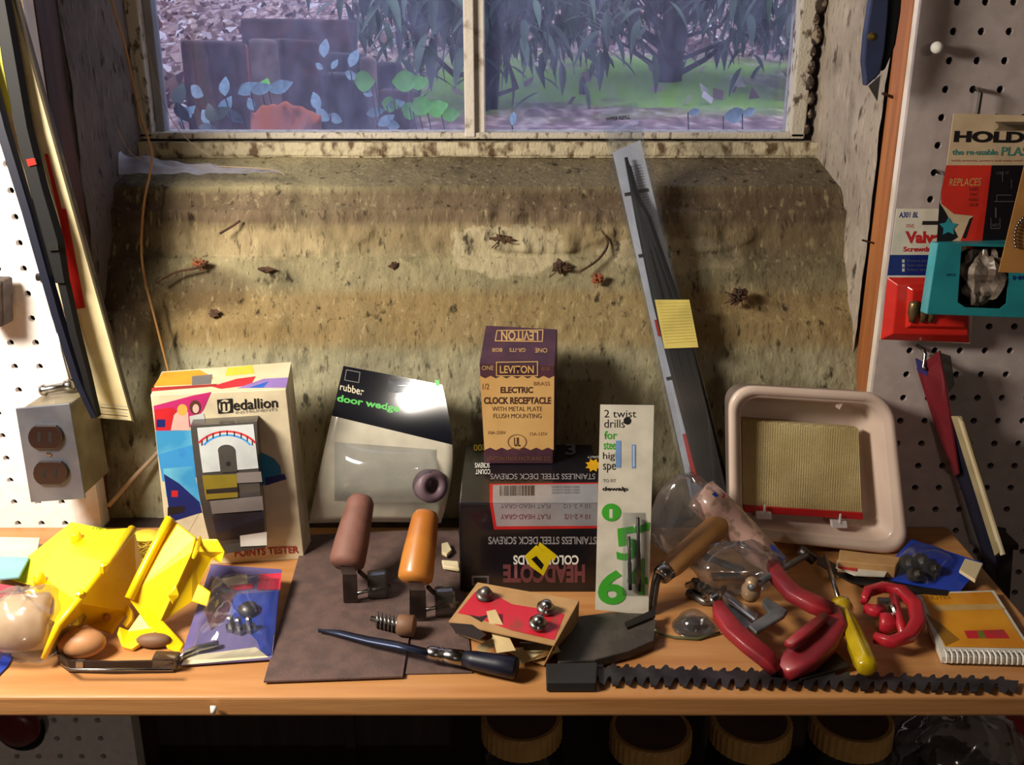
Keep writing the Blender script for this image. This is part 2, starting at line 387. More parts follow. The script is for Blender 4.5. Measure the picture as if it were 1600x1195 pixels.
Geo().box(xg0 - .003, xg0 + .008, WY - .006, WY + .014, zb, zt - .02).build('putty_bead', M('putty_blue', (150, 152, 160), .7), win, bevel=.002)
Geo().box(xm0 - .010, xm0 + .0015, WY - .022, WY + .02, zb - .004, zt).box(xm0, xm1 + .001, WY - .014, WY + .02, zb - .002, zt).build('mullion', MATS['sash_paint'], win, bevel=.0012)
for a, b in ((xg0, xm0 - .002), (xm1 - .002, xg1)):
    Geo().box(a, b, WY + .004, WY + .007, zb, zt - .01).build('pane', MATS['window_glass'], win)
# dark peeling caulk right of the sash
g = Geo()
for i in range(26):
    z = zs + .01 + i * .017; g.ball((xg1 + .020 + random.uniform(-.003, .003), WY - .02, z), random.uniform(.003, .007), 8, (1, .6, 1.6), .8)
g.build('caulk', M('caulk_dark', (60, 46, 38), .9, c2=(150, 136, 116), scale=120, lo=.5, hi=.6), win, smooth=True)
# painted board under the sash
def sb(u, v):
    X = XLw - .01 + (XRw - XLw + .02) * u; z = P(800, 222, Y=1.172).z * (1 - v) + P(800, 247, Y=1.168).z * v
    return Vector((X, 1.172 - .002 * noise.fractal(Vector((X * 30, z * 60, 0)), .8, 2, 4) - (.003 if v < .85 else 0), z))
g = Geo().grid(sb, 200, 12); g.grid(lambda u, v: Vector((XLw - .01 + (XRw - XLw + .02) * u, 1.170 + .03 * v, P(800, 222, Y=1.172).z)), 60, 2)
tag(g.build('trim_1', MATS['sill_board'], smooth=True), kind='structure')

# pegboards with real holes
def pegboard(name, x0, x1, z0, z1, hx, hz, mat, label, lo_x, hi_x, lo_z, hi_z):
    root = empty(name, ((x0 + x1) / 2, YP, z0), label, 'pegboard'); p = .0254; r = .0036; g = Geo(); N = 8
    ks = [hx + p * k for k in range(-60, 60)]; xs = [x for x in ks if x - p / 2 >= lo_x and x + p / 2 <= hi_x]
    zs_ = [hz + p * k for k in range(-60, 60)]; zz = [z for z in zs_ if z - p / 2 >= lo_z and z + p / 2 <= hi_z]
    for x in xs:
        for z in zz:
            o = []; i_ = []; b = []
            for j in range(N):
                q = 2 * math.pi * j / N + math.pi / 4; cxx, szz = math.cos(q), math.sin(q); m = max(abs(cxx), abs(szz))
                o.append((x + cxx / m * p / 2, YP, z + szz / m * p / 2)); i_.append((x + cxx * r, YP, z + szz * r)); b.append((x + cxx * r, YP + .006, z + szz * r))
            g.add(o + i_ + b, [(j, (j + 1) % N, N + (j + 1) % N, N + j) for j in range(N)] + [(N + j, N + (j + 1) % N, 2 * N + (j + 1) % N, 2 * N + j) for j in range(N)])
    a, b_, c, d = xs[0] - p / 2, xs[-1] + p / 2, zz[0] - p / 2, zz[-1] + p / 2
    for (u0, u1, v0, v1) in ((x0, a, z0, z1), (b_, x1, z0, z1), (a, b_, z0, c), (a, b_, d, z1)):
        if u1 - u0 > 1e-5 and v1 - v0 > 1e-5: g.add([(u0, YP, v0), (u1, YP, v0), (u1, YP, v1), (u0, YP, v1)], [(0, 1, 2, 3)])
    for x in (x0, x1): g.add([(x, YP, z0), (x, YP + .006, z0), (x, YP + .006, z1), (x, YP, z1)], [(0, 1, 2, 3)])
    g.build('panel', mat, root, fix=False)
    Geo().box(x0 + .002, x1 - .002, YP + .014, YP + .018, z0, z1).build('shade_backing', MATS['peg_dark'], root)  # near-black sheet added behind the board so its holes look shaded
    return root
hL = P(43, 459, Y=YP); hR = P(1452.7, 2.6, Y=YP)
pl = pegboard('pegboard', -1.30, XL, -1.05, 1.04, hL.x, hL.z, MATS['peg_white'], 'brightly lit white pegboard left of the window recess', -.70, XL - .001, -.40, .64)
pr_ = pegboard('pegboard', XR, 1.30, -1.05, 1.04, hR.x, hR.z, MATS['peg_dim'], 'dim grey-white pegboard right of the window recess', XR + .001, .66, -.30, .64)
Geo().box(XL - .03, XL - .0005, YP + .006, YP + .022, -1.05, 1.04).build('furring_strip', MATS['white_paint'], pl)
Geo().box(XR + .0005, XR + .03, YP + .006, YP + .018, -1.05, 1.04).build('furring_strip', MATS['white_paint'], pr_)
tag(Geo().box(XL - .05, XL, YP + .024, 1.0355, -1.05, 1.05).build('wooden_post', MATS['post_dark'], bevel=.001), 'dark reddish-brown wooden stud left of the window recess', 'post')
tag(Geo().box(XR, XR + .05, YP + .02, 1.022, -1.05, 1.05).build('wooden_post', MATS['post_lit'], bevel=.001), 'lamp-lit orange-brown wooden stud right of the window recess', 'post')

# shelf
q1 = P(1475, 815, z=0); q2 = P(1600, 960, z=0); YF = .672
xb = q1.x + (q2.x - q1.x) * ((YP - .001 - q1.y) / (q2.y - q1.y)); xf = q1.x + (q2.x - q1.x) * ((YF - q1.y) / (q2.y - q1.y))
g = Geo().plate([(-1.0, YF, 0), (xf, YF, 0), (xb, YP - .001, 0), (-1.0, YP - .001, 0)], .020, Vector((0, 0, -1)))
shelf = tag(g.build('shelf', MATS['pine'], bevel=.003, seg=3), 'long honey-coloured pine shelf board carrying the clutter', 'shelf')
s2 = tag(Geo().box(XL + .002, XR - .002, YP + .001, .992, -.022, -.002).build('shelf_ledge', MATS['dark_board']), 'dark ledge strip behind the shelf inside the recess', 'ledge')

# ------------------------------------------------------------------ outside
GZ = .30
def ground_z(x, y): return GZ + max(0, y - 3.0) * .10 + noise.noise(Vector((x * 1.3, y * 1.3, 0))) * .03 + (noise.noise(Vector((x * 9, y * 9, 3))) * .012)
def gfn(u, v):
    Y = 1.26 + 14 * v ** 1.7; X = -7 + 14 * u; return Vector((X, Y, ground_z(X, Y)))
def ground_mat():
    m = bpy.data.materials.new('yard_ground'); m.use_nodes = True; n = m.node_tree.nodes; l = m.node_tree.links; b = n['Principled BSDF']
    b.inputs['Roughness'].default_value = .95; b.inputs['Specular IOR Level'].default_value = .1
    tc = n.new('ShaderNodeTexCoord')
    t = n.new('ShaderNodeTexNoise'); t.inputs['Scale'].default_value = 16; t.inputs['Detail'].default_value = 8; mpg = n.new('ShaderNodeMapping'); mpg.inputs['Scale'].default_value = (1.6, .5, 1); l.new(tc.outputs['Object'], mpg.inputs[0]); l.new(mpg.outputs[0], t.inputs[0])
    r = n.new('ShaderNodeValToRGB'); e = r.color_ramp.elements; e[0].position = .36; e[0].color = lin((104, 76, 74)); e[1].position = .68; e[1].color = lin((206, 178, 170))
    e2 = e.new(.5); e2.color = lin((142, 110, 108)); l.new(t.outputs['Fac'], r.inputs[0])
    t2 = n.new('ShaderNodeTexNoise'); t2.inputs['Scale'].default_value = 1.4; t2.inputs['Detail'].default_value = 5; l.new(tc.outputs['Object'], t2.inputs[0])
    s = n.new('ShaderNodeSeparateXYZ'); l.new(tc.outputs['Object'], s.inputs[0])
    def mr(src, a, c, x=0, y=1):
        q = n.new('ShaderNodeMapRange'); q.inputs[1].default_value = a; q.inputs[2].default_value = c; q.inputs[3].default_value = x; q.inputs[4].default_value = y; l.new(src, q.inputs[0]); return q.outputs[0]
    def mul(a, c):
        q = n.new('ShaderNodeMath'); q.operation = 'MULTIPLY'; l.new(a, q.inputs[0]); l.new(c, q.inputs[1]); return q.outputs[0]
    k = mul(mul(mr(s.outputs['Y'], 2.5, 3.0), mr(s.outputs['Y'], 4.3, 3.9)), mul(mr(s.outputs['X'], -.9, -.3), mr(t2.outputs['Fac'], .38, .5)))
    mx = n.new('ShaderNodeMix'); mx.data_type = 'RGBA'; l.new(k, mx.inputs[0]); l.new(r.outputs[0], mx.inputs[6]); mx.inputs[7].default_value = lin((148, 190, 84))
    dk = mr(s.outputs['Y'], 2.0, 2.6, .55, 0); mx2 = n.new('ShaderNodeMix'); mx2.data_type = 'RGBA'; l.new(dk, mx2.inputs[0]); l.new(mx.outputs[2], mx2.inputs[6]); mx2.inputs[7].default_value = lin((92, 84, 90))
    l.new(mx2.outputs[2], b.inputs['Base Color']); return m
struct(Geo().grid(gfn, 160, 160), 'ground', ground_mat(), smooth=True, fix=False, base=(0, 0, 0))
M('litter_tan', (190, 160, 148), .8); M('litter_pale', (226, 212, 210), .7); M('litter_brown', (120, 84, 76), .8)
for mi, (mn, cnt) in enumerate((('litter_tan', 2600), ('litter_pale', 900), ('litter_brown', 2600))):
    rl_ = random.Random(40 + mi); g = Geo()
    for i in range(cnt):
        y = 3.0 + 6.5 * rl_.random() ** 1.3; x = rl_.uniform(-.5, .45) * y * 1.05
        if x > -.3 and 2.9 < y < 4.2 and rl_.random() < .97: continue
        c_ = Vector((x, y, ground_z(x, y) + rl_.uniform(.0, .02))); a_ = Vector((rl_.uniform(-1, 1), rl_.uniform(-1, 1), rl_.uniform(-.3, 1))).normalized() * rl_.uniform(.02, .045); b_ = a_.orthogonal().normalized() * rl_.uniform(.012, .03)
        g.add([c_ - a_, c_ + b_, c_ + a_, c_ - b_], [(0, 1, 2, 3)])
    tag(g.build('leaf_litter', MATS[mn], fix=False), ('tan', 'pale', 'brown')[mi] + ' fallen leaf litter spread over the sloping yard', 'leaves', None, 'stuff')
M('brick_dark', (96, 58, 60), .9, c2=(60, 38, 42), scale=30, bump=.6); M('brick_red', (176, 96, 84), .9, c2=(138, 72, 66), scale=40, bump=.6)
M('brick_grey', (140, 112, 104), .9, c2=(106, 84, 80), scale=30, bump=.6); M('brick_black', (58, 46, 56), .9, c2=(38, 32, 40), scale=30, bump=.6)
def sbox(px0, px1, ptop, Y, depth, mat, label, turn=0, cat='brick', grp='bricks piled outside the window', cut=0):
    """a block standing on the ground outside, from its left and right edge and its top"""
    a = P(px0, ptop, Y=Y); b = P(px1, ptop, Y=Y + turn); z0 = ground_z(a.x, Y) - .02
    dirv = Vector((b.x - a.x, b.y - a.y, 0)).normalized(); nrm = Vector((-dirv.y, dirv.x, 0)) * depth
    h = a.z; g = Geo()
    A = [Vector((a.x, a.y, z0)), Vector((b.x, b.y, z0)), Vector((b.x, b.y, h - .004)), Vector((a.x, a.y, h))]
    g.hexa(A + [p + nrm for p in A])
    return tag(g.build('brick', MATS[mat], bevel=.008, seg=3), label, cat, grp)
sbox(279, 346, 62, 2.15, .11, 'brick_dark', 'upright dark purple-brown brick at the left outside the window, reddish side', -.02)
sbox(340, 376, 66, 2.30, .07, 'brick_red', 'reddish brick face just right of the leftmost upright brick')
sbox(385, 438, 60, 2.10, .10, 'brick_grey', 'pale grey-brown upright block, left half of the central pair outside', -.05)
sbox(437, 501, 60, 2.045, .10, 'brick_dark', 'rounded dark block, right half of the central pair outside', .05)
sbox(374, 546, 28, 2.62, .12, 'brick_dark', 'wide dark block standing behind the central pair of blocks')
sbox(496, 562, 82, 2.30, .10, 'brick_black', 'blackish brick right of the central pair, small leaf in front')
sbox(499, 572, 114, 2.05, .10, 'brick_black', 'low blackish brick with a rounded top below the pale leaf')
sbox(561, 584, 88, 2.25, .05, 'brick_grey', 'thin greenish-grey slab standing beside the blackish bricks')
sbox(584, 622, 97, 2.55, .10, 'brick_black', 'small dark brick at the right end of the pile')
sbox(590, 640, 140, 2.35, .10, 'brick_dark', 'low dark brick behind the bright green leaves')
# leaves
def leafmesh(name, L_, W_, mat, droop=.25, n=6, tip=1.0):
    g = Geo(); v = []; f = []
    for i in range(n + 1):
        t = i / n; wv = W_ * math.sin(math.pi * min(1, t ** .8 * .98 + .01)) * (1 - .25 * t) + .0004
        z = -droop * L_ * t * t
        v += [(-wv, t * L_, z + wv * .25), (0, t * L_, z), (wv, t * L_, z + wv * .25)]
    for i in range(n): a = i * 3; f += [(a, a + 1, a + 4, a + 3), (a + 1, a + 2, a + 5, a + 4)]
    me = bpy.data.meshes.new(name); me.from_pydata(v, [], f); me.materials.append(mat)
    for p in me.polygons: p.use_smooth = True
    return me
M('leaf_blue', (150, 184, 196), .3, c2=(104, 142, 162), scale=60); M('leaf_green', (122, 214, 70), .4, c2=(96, 186, 56), scale=50)
M('leaf_dark', (30, 54, 32), .4); M('leaf_shrub', (54, 80, 58), .4, c2=(34, 54, 44), scale=12); M('leaf_shrub_pale', (96, 124, 96), .35, c2=(66, 92, 76), scale=12)
M('bark', (72, 58, 62), .9, c2=(48, 40, 46), scale=30, bump=.5); M('rust_leaf', (232, 120, 66), .7, c2=(120, 54, 34), scale=28, lo=.45, hi=.6)
def put_leaf(me, parent, loc, rot, sc=1.0):
    o = bpy.data.objects.new('leaf', me); COL.objects.link(o); o.parent = parent; o.location = Vector(loc) - OFF[parent.name]; o.rotation_euler = rot; o.scale = (sc,) * 3; return o
def plant(name, label, Ys, leaves, mat, ln, wd):
    base = P(leaves[0][0], 190, Y=Ys); root = empty(name, (base.x, Ys, ground_z(base.x, Ys)), label, 'plant')
    me = leafmesh('leaf', ln, wd * .85, mat, .3); g = Geo()
    for (px, py, ang, sc) in leaves:
        Y = Ys + random.uniform(-.04, .04); p = P(px, py, Y=Y)
        put_leaf(me, root, p, (math.radians(random.uniform(35, 80)), 0, 0), sc).rotation_euler = (math.radians(60), math.radians(ang), 0)
        gx = p.x + random.uniform(-.02, .02); Geo().tube([(gx, Y + .02, ground_z(gx, Y) - .01), (p.x + .005, Y + .01, (p.z + GZ) / 2), p], .0012, 5).build('stem', MATS['bark'], root)
    return root
plant('ground_ivy', 'bluish shiny-leaved ground ivy in front of the left bricks', 1.85,
      [(318, 150, -65, 1.1), (352, 150, -10, 1), (372, 147, 60, 1.1), (392, 143, 75, 1), (345, 182, 20, 1.1), (330, 192, -50, 1), (300, 178, -80, .9), (420, 142, 70, 1.2), (356, 170, 150, 1), (398, 172, -40, .8), (280, 190, 40, 1), (310, 198, 100, .8)], MATS['leaf_blue'], .045, .013)
plant('ground_ivy', 'pale blue-leaved sprig growing over the blackish bricks', 1.93,
      [(506, 90, 0, 1.0), (518, 108, 30, .6), (547, 105, 20, 1.0), (558, 122, -70, .9), (505, 108, -60, .6), (500, 172, -30, 1.1), (515, 188, -60, 1.1), (535, 190, -70, 1), (572, 178, 80, 1), (590, 196, 60, 1), (604, 166, 80, 1), (582, 150, -60, .8), (625, 198, -80, 1)], MATS['leaf_blue'], .045, .012)
plant('broadleaf_weed', 'bright green broad-leaved weed beside the brick pile', 1.95,
      [(586, 128, -88, 1.3), (612, 128, 88, 1.3), (640, 132, 80, .9), (622, 165, -85, 1), (640, 168, 85, 1.2), (668, 176, 70, 1.1), (655, 178, -75, 1.1), (690, 180, 88, .9), (410, 148, 10, .8)], MATS['leaf_green'], .05, .019)
plant('dark_weed', 'small dark green weed in the lower left corner of the window', 1.75, [(278, 168, 0, 1.2), (276, 160, 170, 1.1), (328, 185, 60, 1.0), (334, 190, -30, 1)], MATS['leaf_dark'], .045, .013)
plant('fallen_leaf_cluster', 'pale turquoise leaf lying low in the right pane', 1.75, [(1130, 182, 88, 1.4), (1160, 178, 80, .8), (1075, 176, 88, .7), (800, 196, 10, .6)], MATS['leaf_blue'], .05, .012)
def rusty(u, v):
    px = 392 + 110 * u; py = 206 - (206 - (160 + 26 * abs(u - .45) ** 1.4 * 1.8 + noise.noise(Vector((u * 9, 0, 0))) * 8)) * v
    return P(px, py, Y=1.66 + .03 * math.sin(3 * u) + .02 * v)
tag(Geo().grid(rusty, 24, 10).build('dried_leaf', MATS['rust_leaf'], smooth=True, solid=.002), 'large curled rust-orange dead leaf low outside the left pane', 'leaf')

def shrub(name, label, base, reach, nleaf, seed, stuff=900, trunkr=.05, spread=(1.2, .5, .6), cz=.62, leafL=.108, mats=('leaf_shrub', 'leaf_shrub_pale')):
    rnd = random.Random(seed); bz = ground_z(base[0], base[1]); root = empty(name, (base[0], base[1], bz), label, 'shrub')
    B = Vector((base[0], base[1], bz - .03)); tips = []
    tg = Geo().tube([B, B + Vector((.02, 0, .25)), B + Vector((-.02, .03, .5)), B + Vector((.05, .02, .9)), B + Vector((.0, .02, 1.3))], [trunkr, trunkr * .85, trunkr * .8, trunkr * .6, trunkr * .3], 10)
    tg.build('trunk', MATS['bark'], root, smooth=True)
    for i in range(reach):
        a = rnd.uniform(-1, 1); h0 = rnd.uniform(.02, .35); d = Vector((a * spread[0], rnd.uniform(-.8, 1) * spread[1], 0)); pts = [B + Vector((0, 0, h0))]
        r = []
        for k in range(1, 7):
            t = k / 6; pts.append(B + Vector((d.x * t + rnd.uniform(-.04, .04), d.y * t + rnd.uniform(-.04, .04), h0 + (rnd.uniform(.25, .95)) * t ** 1.5 * .8)))
        # smooth upward course
        zt_ = max(p.z for p in pts); 
        for k in range(1, 7): pts[k].z = pts[0].z * (1 - (k / 6) ** 1.3) + zt_ * (k / 6) ** 1.3 + rnd.uniform(-.03, .03)
        rr = rnd.uniform(.005, .012)
        Geo().tube(pts, [rr * (1 - .12 * k) for k in range(7)], 6).build('branch', MATS['bark'], root, smooth=True)
        tips += pts[2:]
    mes = [leafmesh('leaf', leafL, leafL * .13, MATS[m_], .3) for m_ in mats]
    def spot():
        if rnd.random() < .3: p = rnd.choice(tips) + Vector((rnd.gauss(0, .10), rnd.gauss(0, .08), rnd.gauss(0, .08)))
        else: p = Vector((base[0] + rnd.uniform(-1, 1) * spread[0] * .9, base[1] + rnd.uniform(-.8, .8) * spread[1], bz + .16 + abs(rnd.gauss(.16, .13))))
        if p.z < bz + .13: p.z = bz + .13 + rnd.uniform(0, .25)
        return p
    for i in range(nleaf):
        e = (math.radians(rnd.uniform(-75, 15)), 0, math.radians(rnd.uniform(60, 300)))
        put_leaf(rnd.choice(mes), root, spot(), e, rnd.uniform(.7, 1.15))
    g = Geo()
    from mathutils import Euler, Matrix
    src = mes[0]
    for i in range(stuff):
        p = spot() + Vector((rnd.gauss(0, .1), rnd.uniform(.0, .3), rnd.gauss(.08, .1))); R_ = Euler((math.radians(rnd.uniform(-70, 0)), 0, math.radians(rnd.uniform(90, 270)))).to_matrix(); s = rnd.uniform(.6, 1.1)
        g.add([p + R_ @ (v.co * s) for v in src.vertices], [tuple(q.vertices) for q in src.polygons])
    fo = g.build('foliage', MATS[mats[0]], root, fix=False); fo['kind'] = 'stuff'
    return root
shrub('evergreen_shrub', 'broad evergreen shrub with a thick trunk filling the right pane', (.52, 3.5), 30, 290, 3, 2400, .050, (1.15, .5, .6))
shrub('evergreen_shrub', 'drooping long-leaved shrub hanging in from the centre of the window', (-.06, 2.9), 12, 280, 5, 1100, .018, (.34, .30, .5))
shrub('evergreen_shrub', 'evergreen shrub at the far right edge of the right pane', (1.10, 3.1), 14, 220, 9, 1000, .035, (.5, .4, .6))
for i, (x, y) in enumerate(((-2.6, 9.5), (1.2, 10.5), (3.0, 9.2))):
    t = empty('tree', (x, y, ground_z(x, y)), ('bare grey tree trunk beyond the yard at left', 'slim bare trunk far behind the right shrub', 'bare trunk at the far right of the yard')[i], 'tree')
    Geo().tube([(x, y, ground_z(x, y) - .1), (x + .05, y, 1.5), (x, y, 4)], [.12, .10, .07], 10).build('trunk', MATS['bark'], t, smooth=True)

# ------------------------------------------------------------------ things on the shelf and walls
def thing(name, label, cat, at, group=None): return empty(name, at, label, cat, group)
V3 = Vector
# ---- tester box
M('box_tan', (226, 212, 178), .5); M('pr_orange', (240, 160, 50), .4); M('pr_red', (206, 40, 50), .4); M('pr_magenta', (200, 50, 120), .4); M('pr_blue', (30, 90, 190), .35, c2=(60, 150, 215), scale=25)
M('pr_skyblue', (110, 190, 220), .35, c2=(60, 150, 205), scale=20); M('pr_navy', (24, 40, 110), .4); M('pr_yellow', (250, 214, 70), .4); M('pr_violet', (150, 120, 190), .4)
M('pr_pink', (236, 190, 180), .5); M('pr_hair', (90, 50, 30), .6); M('pr_blond', (230, 180, 80), .6); M('pr_text', (34, 28, 28), .5); M('pr_brick', (170, 50, 44), .5); M('pr_teal', (20, 130, 170), .4)
M('pr_grey', (120, 116, 112), .5); M('pr_pale', (206, 210, 206), .4)
bBR = P(475, 873, z=0); bBL = P(268, 886, z=0); tTR = P(447, 608, Y=bBR.y - .004); tTL = P(235, 617, Y=bBL.y - .006)

def onplane(px, py, a_, b_, c_):
    n_ = (b_ - a_).cross(c_ - a_); q_ = ray(px, py); return EYE + q_ * ((a_ - EYE).dot(n_) / q_.dot(n_))
tTL = onplane(235, 617, bBL, bBR, tTR)
kTR = P(455, 565, Y=.955); kTL = onplane(253, 580, tTL, tTR, kTR); kBR = P(487, 850, z=0); kBL = V3((kBR.x + bBL.x - bBR.x, kBR.y - .01, 0))
B = thing('tester_box', 'cream carton with colourful print and an electrical meter showing through its window', 'box', (bBL + kBR) / 2)
Geo().hexa([bBL, bBR, tTR, tTL, kBL, kBR, kTR, kTL]).build('carton', MATS['box_tan'], B, bevel=.0008)
S = quadS(tTL, tTR, bBR, bBL); p = Print(S, B)
p.poly([(237, 622), (312, 622), (304, 660), (326, 800), (312, 800), (264, 885), (262, 860)], MATS['box_tan'])
p.poly([(240, 634), (300, 618), (330, 612), (318, 640), (296, 668), (246, 690)], MATS['pr_magenta']).poly([(241, 640), (270, 636), (284, 650), (278, 672), (243, 672)], MATS['pr_red'])
p.poly([(243, 673), (300, 672), (306, 700), (247, 712)], MATS['pr_skyblue']).poly([(247, 710), (300, 695), (312, 745), (254, 752)], MATS['pr_blue'])
p.poly([(255, 732), (300, 728), (318, 790), (260, 776)], MATS['pr_skyblue']).poly([(256, 740), (280, 755), (312, 784), (316, 800), (268, 815), (263, 790)], MATS['pr_navy'])
p.poly([(262, 792), (290, 790), (288, 800), (262, 806)], MATS['pr_text']).quad(rect(268, 766, 278, 776), MATS['pr_red'])
p.quad(rect(245, 655, 258, 667), MATS['pr_navy']).poly([(267, 672), (272, 648), (284, 636), (294, 644), (296, 672)], MATS['pr_pink']).ell(285, 640, 8, 9, MATS['pr_blond'])
p.ell(305, 636, 9, 11, MATS['pr_hair']).ell(306, 638, 5, 7, MATS['pr_pink']).poly([(296, 650), (318, 645), (322, 660), (298, 664)], MATS['pr_pale'])
p.poly([(408, 706), (428, 716), (438, 728), (440, 742), (416, 758), (408, 756)], MATS['pr_teal']).poly([(414, 746), (444, 740), (448, 748), (416, 758)], MATS['pr_navy'])
p.quad([(339, 624), (363, 622), (364, 644), (341, 646)], MATS['pr_text']).ell(352, 634, 10, 10, MATS['box_tan']).text('m', [(344, 627), (363, 626), (363, 641), (345, 642)], MATS['pr_text'], .02)
p.text('edallion', [(364, 624), (433, 620), (434, 636), (365, 641)], MATS['pr_text'], .015).text('INSTRUMENTS', [(368, 642), (433, 637), (433, 641), (368, 646)], MATS['pr_grey'])
p.text('POINTS TESTER', [(366, 858), (466, 852), (467, 863), (367, 870)], MATS['pr_brick'], .03)
p.done()
# decorated top flap
St = quadS(kTL, kTR, tTR, tTL); pt = Print(St, B)
pt.quad([(253, 581), (455, 566), (447, 607), (236, 616)], MATS['cream'], 'top_print')
pt.poly([(254, 582), (312, 578), (334, 590), (326, 600), (240, 604)], MATS['pr_orange'], 'top_print').poly([(330, 604), (370, 592), (400, 588), (392, 602), (345, 608)], MATS['pr_red'], 'top_print')
pt.poly([(300, 588), (332, 585), (330, 600), (300, 602)], MATS['pr_grey'], 'top_print').poly([(355, 575), (395, 571), (398, 584), (352, 588)], MATS['pr_yellow'], 'top_print')
pt.poly([(370, 607), (412, 592), (450, 590), (447, 606)], MATS['pr_violet'], 'top_print').poly([(388, 606), (420, 596), (412, 606)], MATS['pr_blue'], 'top_print').poly([(238, 606), (340, 600), (335, 604), (236, 612)], MATS['pr_brick'], 'top_print')
pt.done()
# meter behind the carton's bulging window
M('meter_grey', (74, 70, 66), .3, coat=.5); M('meter_face', (198, 204, 204), .4); M('meter_olive', (140, 122, 40), .4); M('meter_dark', (44, 40, 42), .3, coat=.5); M('meter_mid', (134, 126, 122), .35)
ml = S(*uvof(S, 294, 650)); 
def mS_bend(u, v, N): return N * (.016 + .012 * math.sin(math.pi * min(1, v * 1.1)))
mS = quadS(S(*uvof(S, 302, 655)), S(*uvof(S, 404, 649)), S(*uvof(S, 418, 842)), S(*uvof(S, 336, 856)), bend=mS_bend)
g = Geo().grid(lambda u, v: mS(u, v), 4, 14)
g.grid(lambda u, v: mS(0, u) * (1 - v) + (mS(0, u) - S.N * (mS(0, u) - S(0.5, .5)).dot(S.N)) * v, 14, 1).grid(lambda u, v: mS(1, u) * (1 - v) + (mS(1, u) - S.N * (mS(1, u) - S(0.5, .5)).dot(S.N)) * v, 14, 1)
g.grid(lambda u, v: mS(u, 0) * (1 - v) + (mS(u, 0) - S.N * (mS(u, 0) - S(0.5, .5)).dot(S.N)) * v, 4, 1).grid(lambda u, v: mS(u, 1) * (1 - v) + (mS(u, 1) - S.N * (mS(u, 1) - S(0.5, .5)).dot(S.N)) * v, 4, 1)
mt = g.build('meter', MATS['meter_grey'], B, smooth=False)
p = Print(mS, mt); p.lift = .0006
p.quad([(308, 668), (396, 662), (404, 731), (317, 738)], MATS['meter_face'], 'dial', 6)
for q, rr, m_ in ((56, 44, 'pr_red'), (46, 38, 'pr_blue')): p.ell(355, 716, q, rr, MATS[m_], 'dial_scale', 18, .93, 35, 145)
for i in range(9):
    a = math.radians(38 + i * 13); x, y = 355 + 50 * math.cos(a), 716 - 40 * math.sin(a); p.quad(rect(x - 1, y - 4, x + 1, y + 4), MATS['pr_text'], 'dial_scale')
p.quad([(341, 704), (368, 702), (371, 736), (345, 738)], MATS['meter_grey'], 'needle_cover', 3).ell(354, 703, 13.5, 9, MATS['meter_grey'], 'needle_cover').ell(357, 724, 4, 4, MATS['meter_dark'], 'needle_cover')
p.quad([(316, 742), (370, 740), (372, 776), (322, 780)], MATS['meter_olive'], 'olive_label', 4).quad([(370, 738), (408, 736), (410, 752), (371, 754)], MATS['meter_mid'], 'grey_band', 4)
p.quad([(328, 782), (410, 774), (412, 796), (332, 802)], MATS['meter_mid'], 'grey_band', 4).quad([(322, 764), (372, 760), (372, 768), (323, 771)], MATS['meter_dark'], 'dark_band', 3)
p.quad([(332, 806), (412, 798), (414, 835), (340, 842)], MATS['meter_dark'], 'dark_band', 4).quad([(375, 836), (417, 830), (417, 851), (376, 853)], MATS['white'], 'price_tag', 3)
p.done()

# ---- rubber door wedge card
c0, c1 = P(535, 572, Y=.95), P(690, 600, Y=.955); c2, c3 = P(688, 812, z=.012), P(480, 822, Y=.90); c3.z = max(c3.z, .004)
def wb(u, v, N): return N * .034 * (u - .5) + N * .030 * math.sin(math.pi * v) * (.5 + .5 * u) + V3((.010 * u * math.sin(math.pi * v), 0, 0)) + N * (-.007 * math.sin(math.pi * u))
S = quadS(c0, c1, c2, c3, bend=wb)
B = thing('door_wedge_card', 'curled black and silver card reading rubber, its clear bubble empty', 'card', (c2 + c3) / 2)
M('card_silver', (196, 190, 172), .28, metal=0, coat=.6); M('card_black', (14, 16, 24), .2, coat=.8); M('pr_green', (60, 180, 60), .5); M('rubber_mauve', (118, 96, 106), .5); M('pr_cream', (214, 206, 176), .5)
Geo().grid(lambda u, v: S(u, v), 16, 20).build('backing_card', MATS['card_silver'], B, smooth=True, solid=.0008)
p = Print(S, B, lift=.0007)
p.quad([(0, 0), (1, 0), (1, .40), (0, .31)], MATS['card_black'], 'black_header', 16, raw=True)
p.text('rubber', [(532, 598), (569, 606), (568, 618), (531, 609)], MATS['pr_cream'], .01).text('door wedge', [(528, 616), (625, 633), (623, 647), (526, 630)], MATS['pr_green'], .03)
for q in ([(541, 577), (562, 581), (562, 582), (541, 578)], [(538, 593), (560, 597), (560, 598), (538, 594)], [(541, 577), (542, 577), (539, 594), (538, 594)], [(562, 581), (563, 581), (561, 598), (560, 598)]): p.quad(q, MATS['pr_grey'], 'logo_box')
p.quad([(679, 593), (686, 594), (687, 603), (681, 602)], MATS['pr_green'], 'green_tab')
p.done()
def blis(u, v):
    a = uvof(S, 522 + 160 * u, 690 + 12 * u + (92 - 10 * u) * v); h = (math.sin(math.pi * max(0, min(1, u))) ** .4) * (math.sin(math.pi * v) ** .6) * .026
    return S(a[0], a[1], .001 + h)
Geo().grid(blis, 16, 12).build('bubble', MATS['clear_plastic'], B, smooth=True)
rc = S(*uvof(S, 672, 756), .012)
Geo().lathe(rc, (S.N + V3((.5, 0, 0))), [(-.008, .016), (.004, .017), (.008, .0155), (.0085, .008), (.002, .006), (-.004, .005)], 24).build('rubber_ring', MATS['rubber_mauve'], B, smooth=True)
hk = S(*uvof(S, 626, 600), .001)
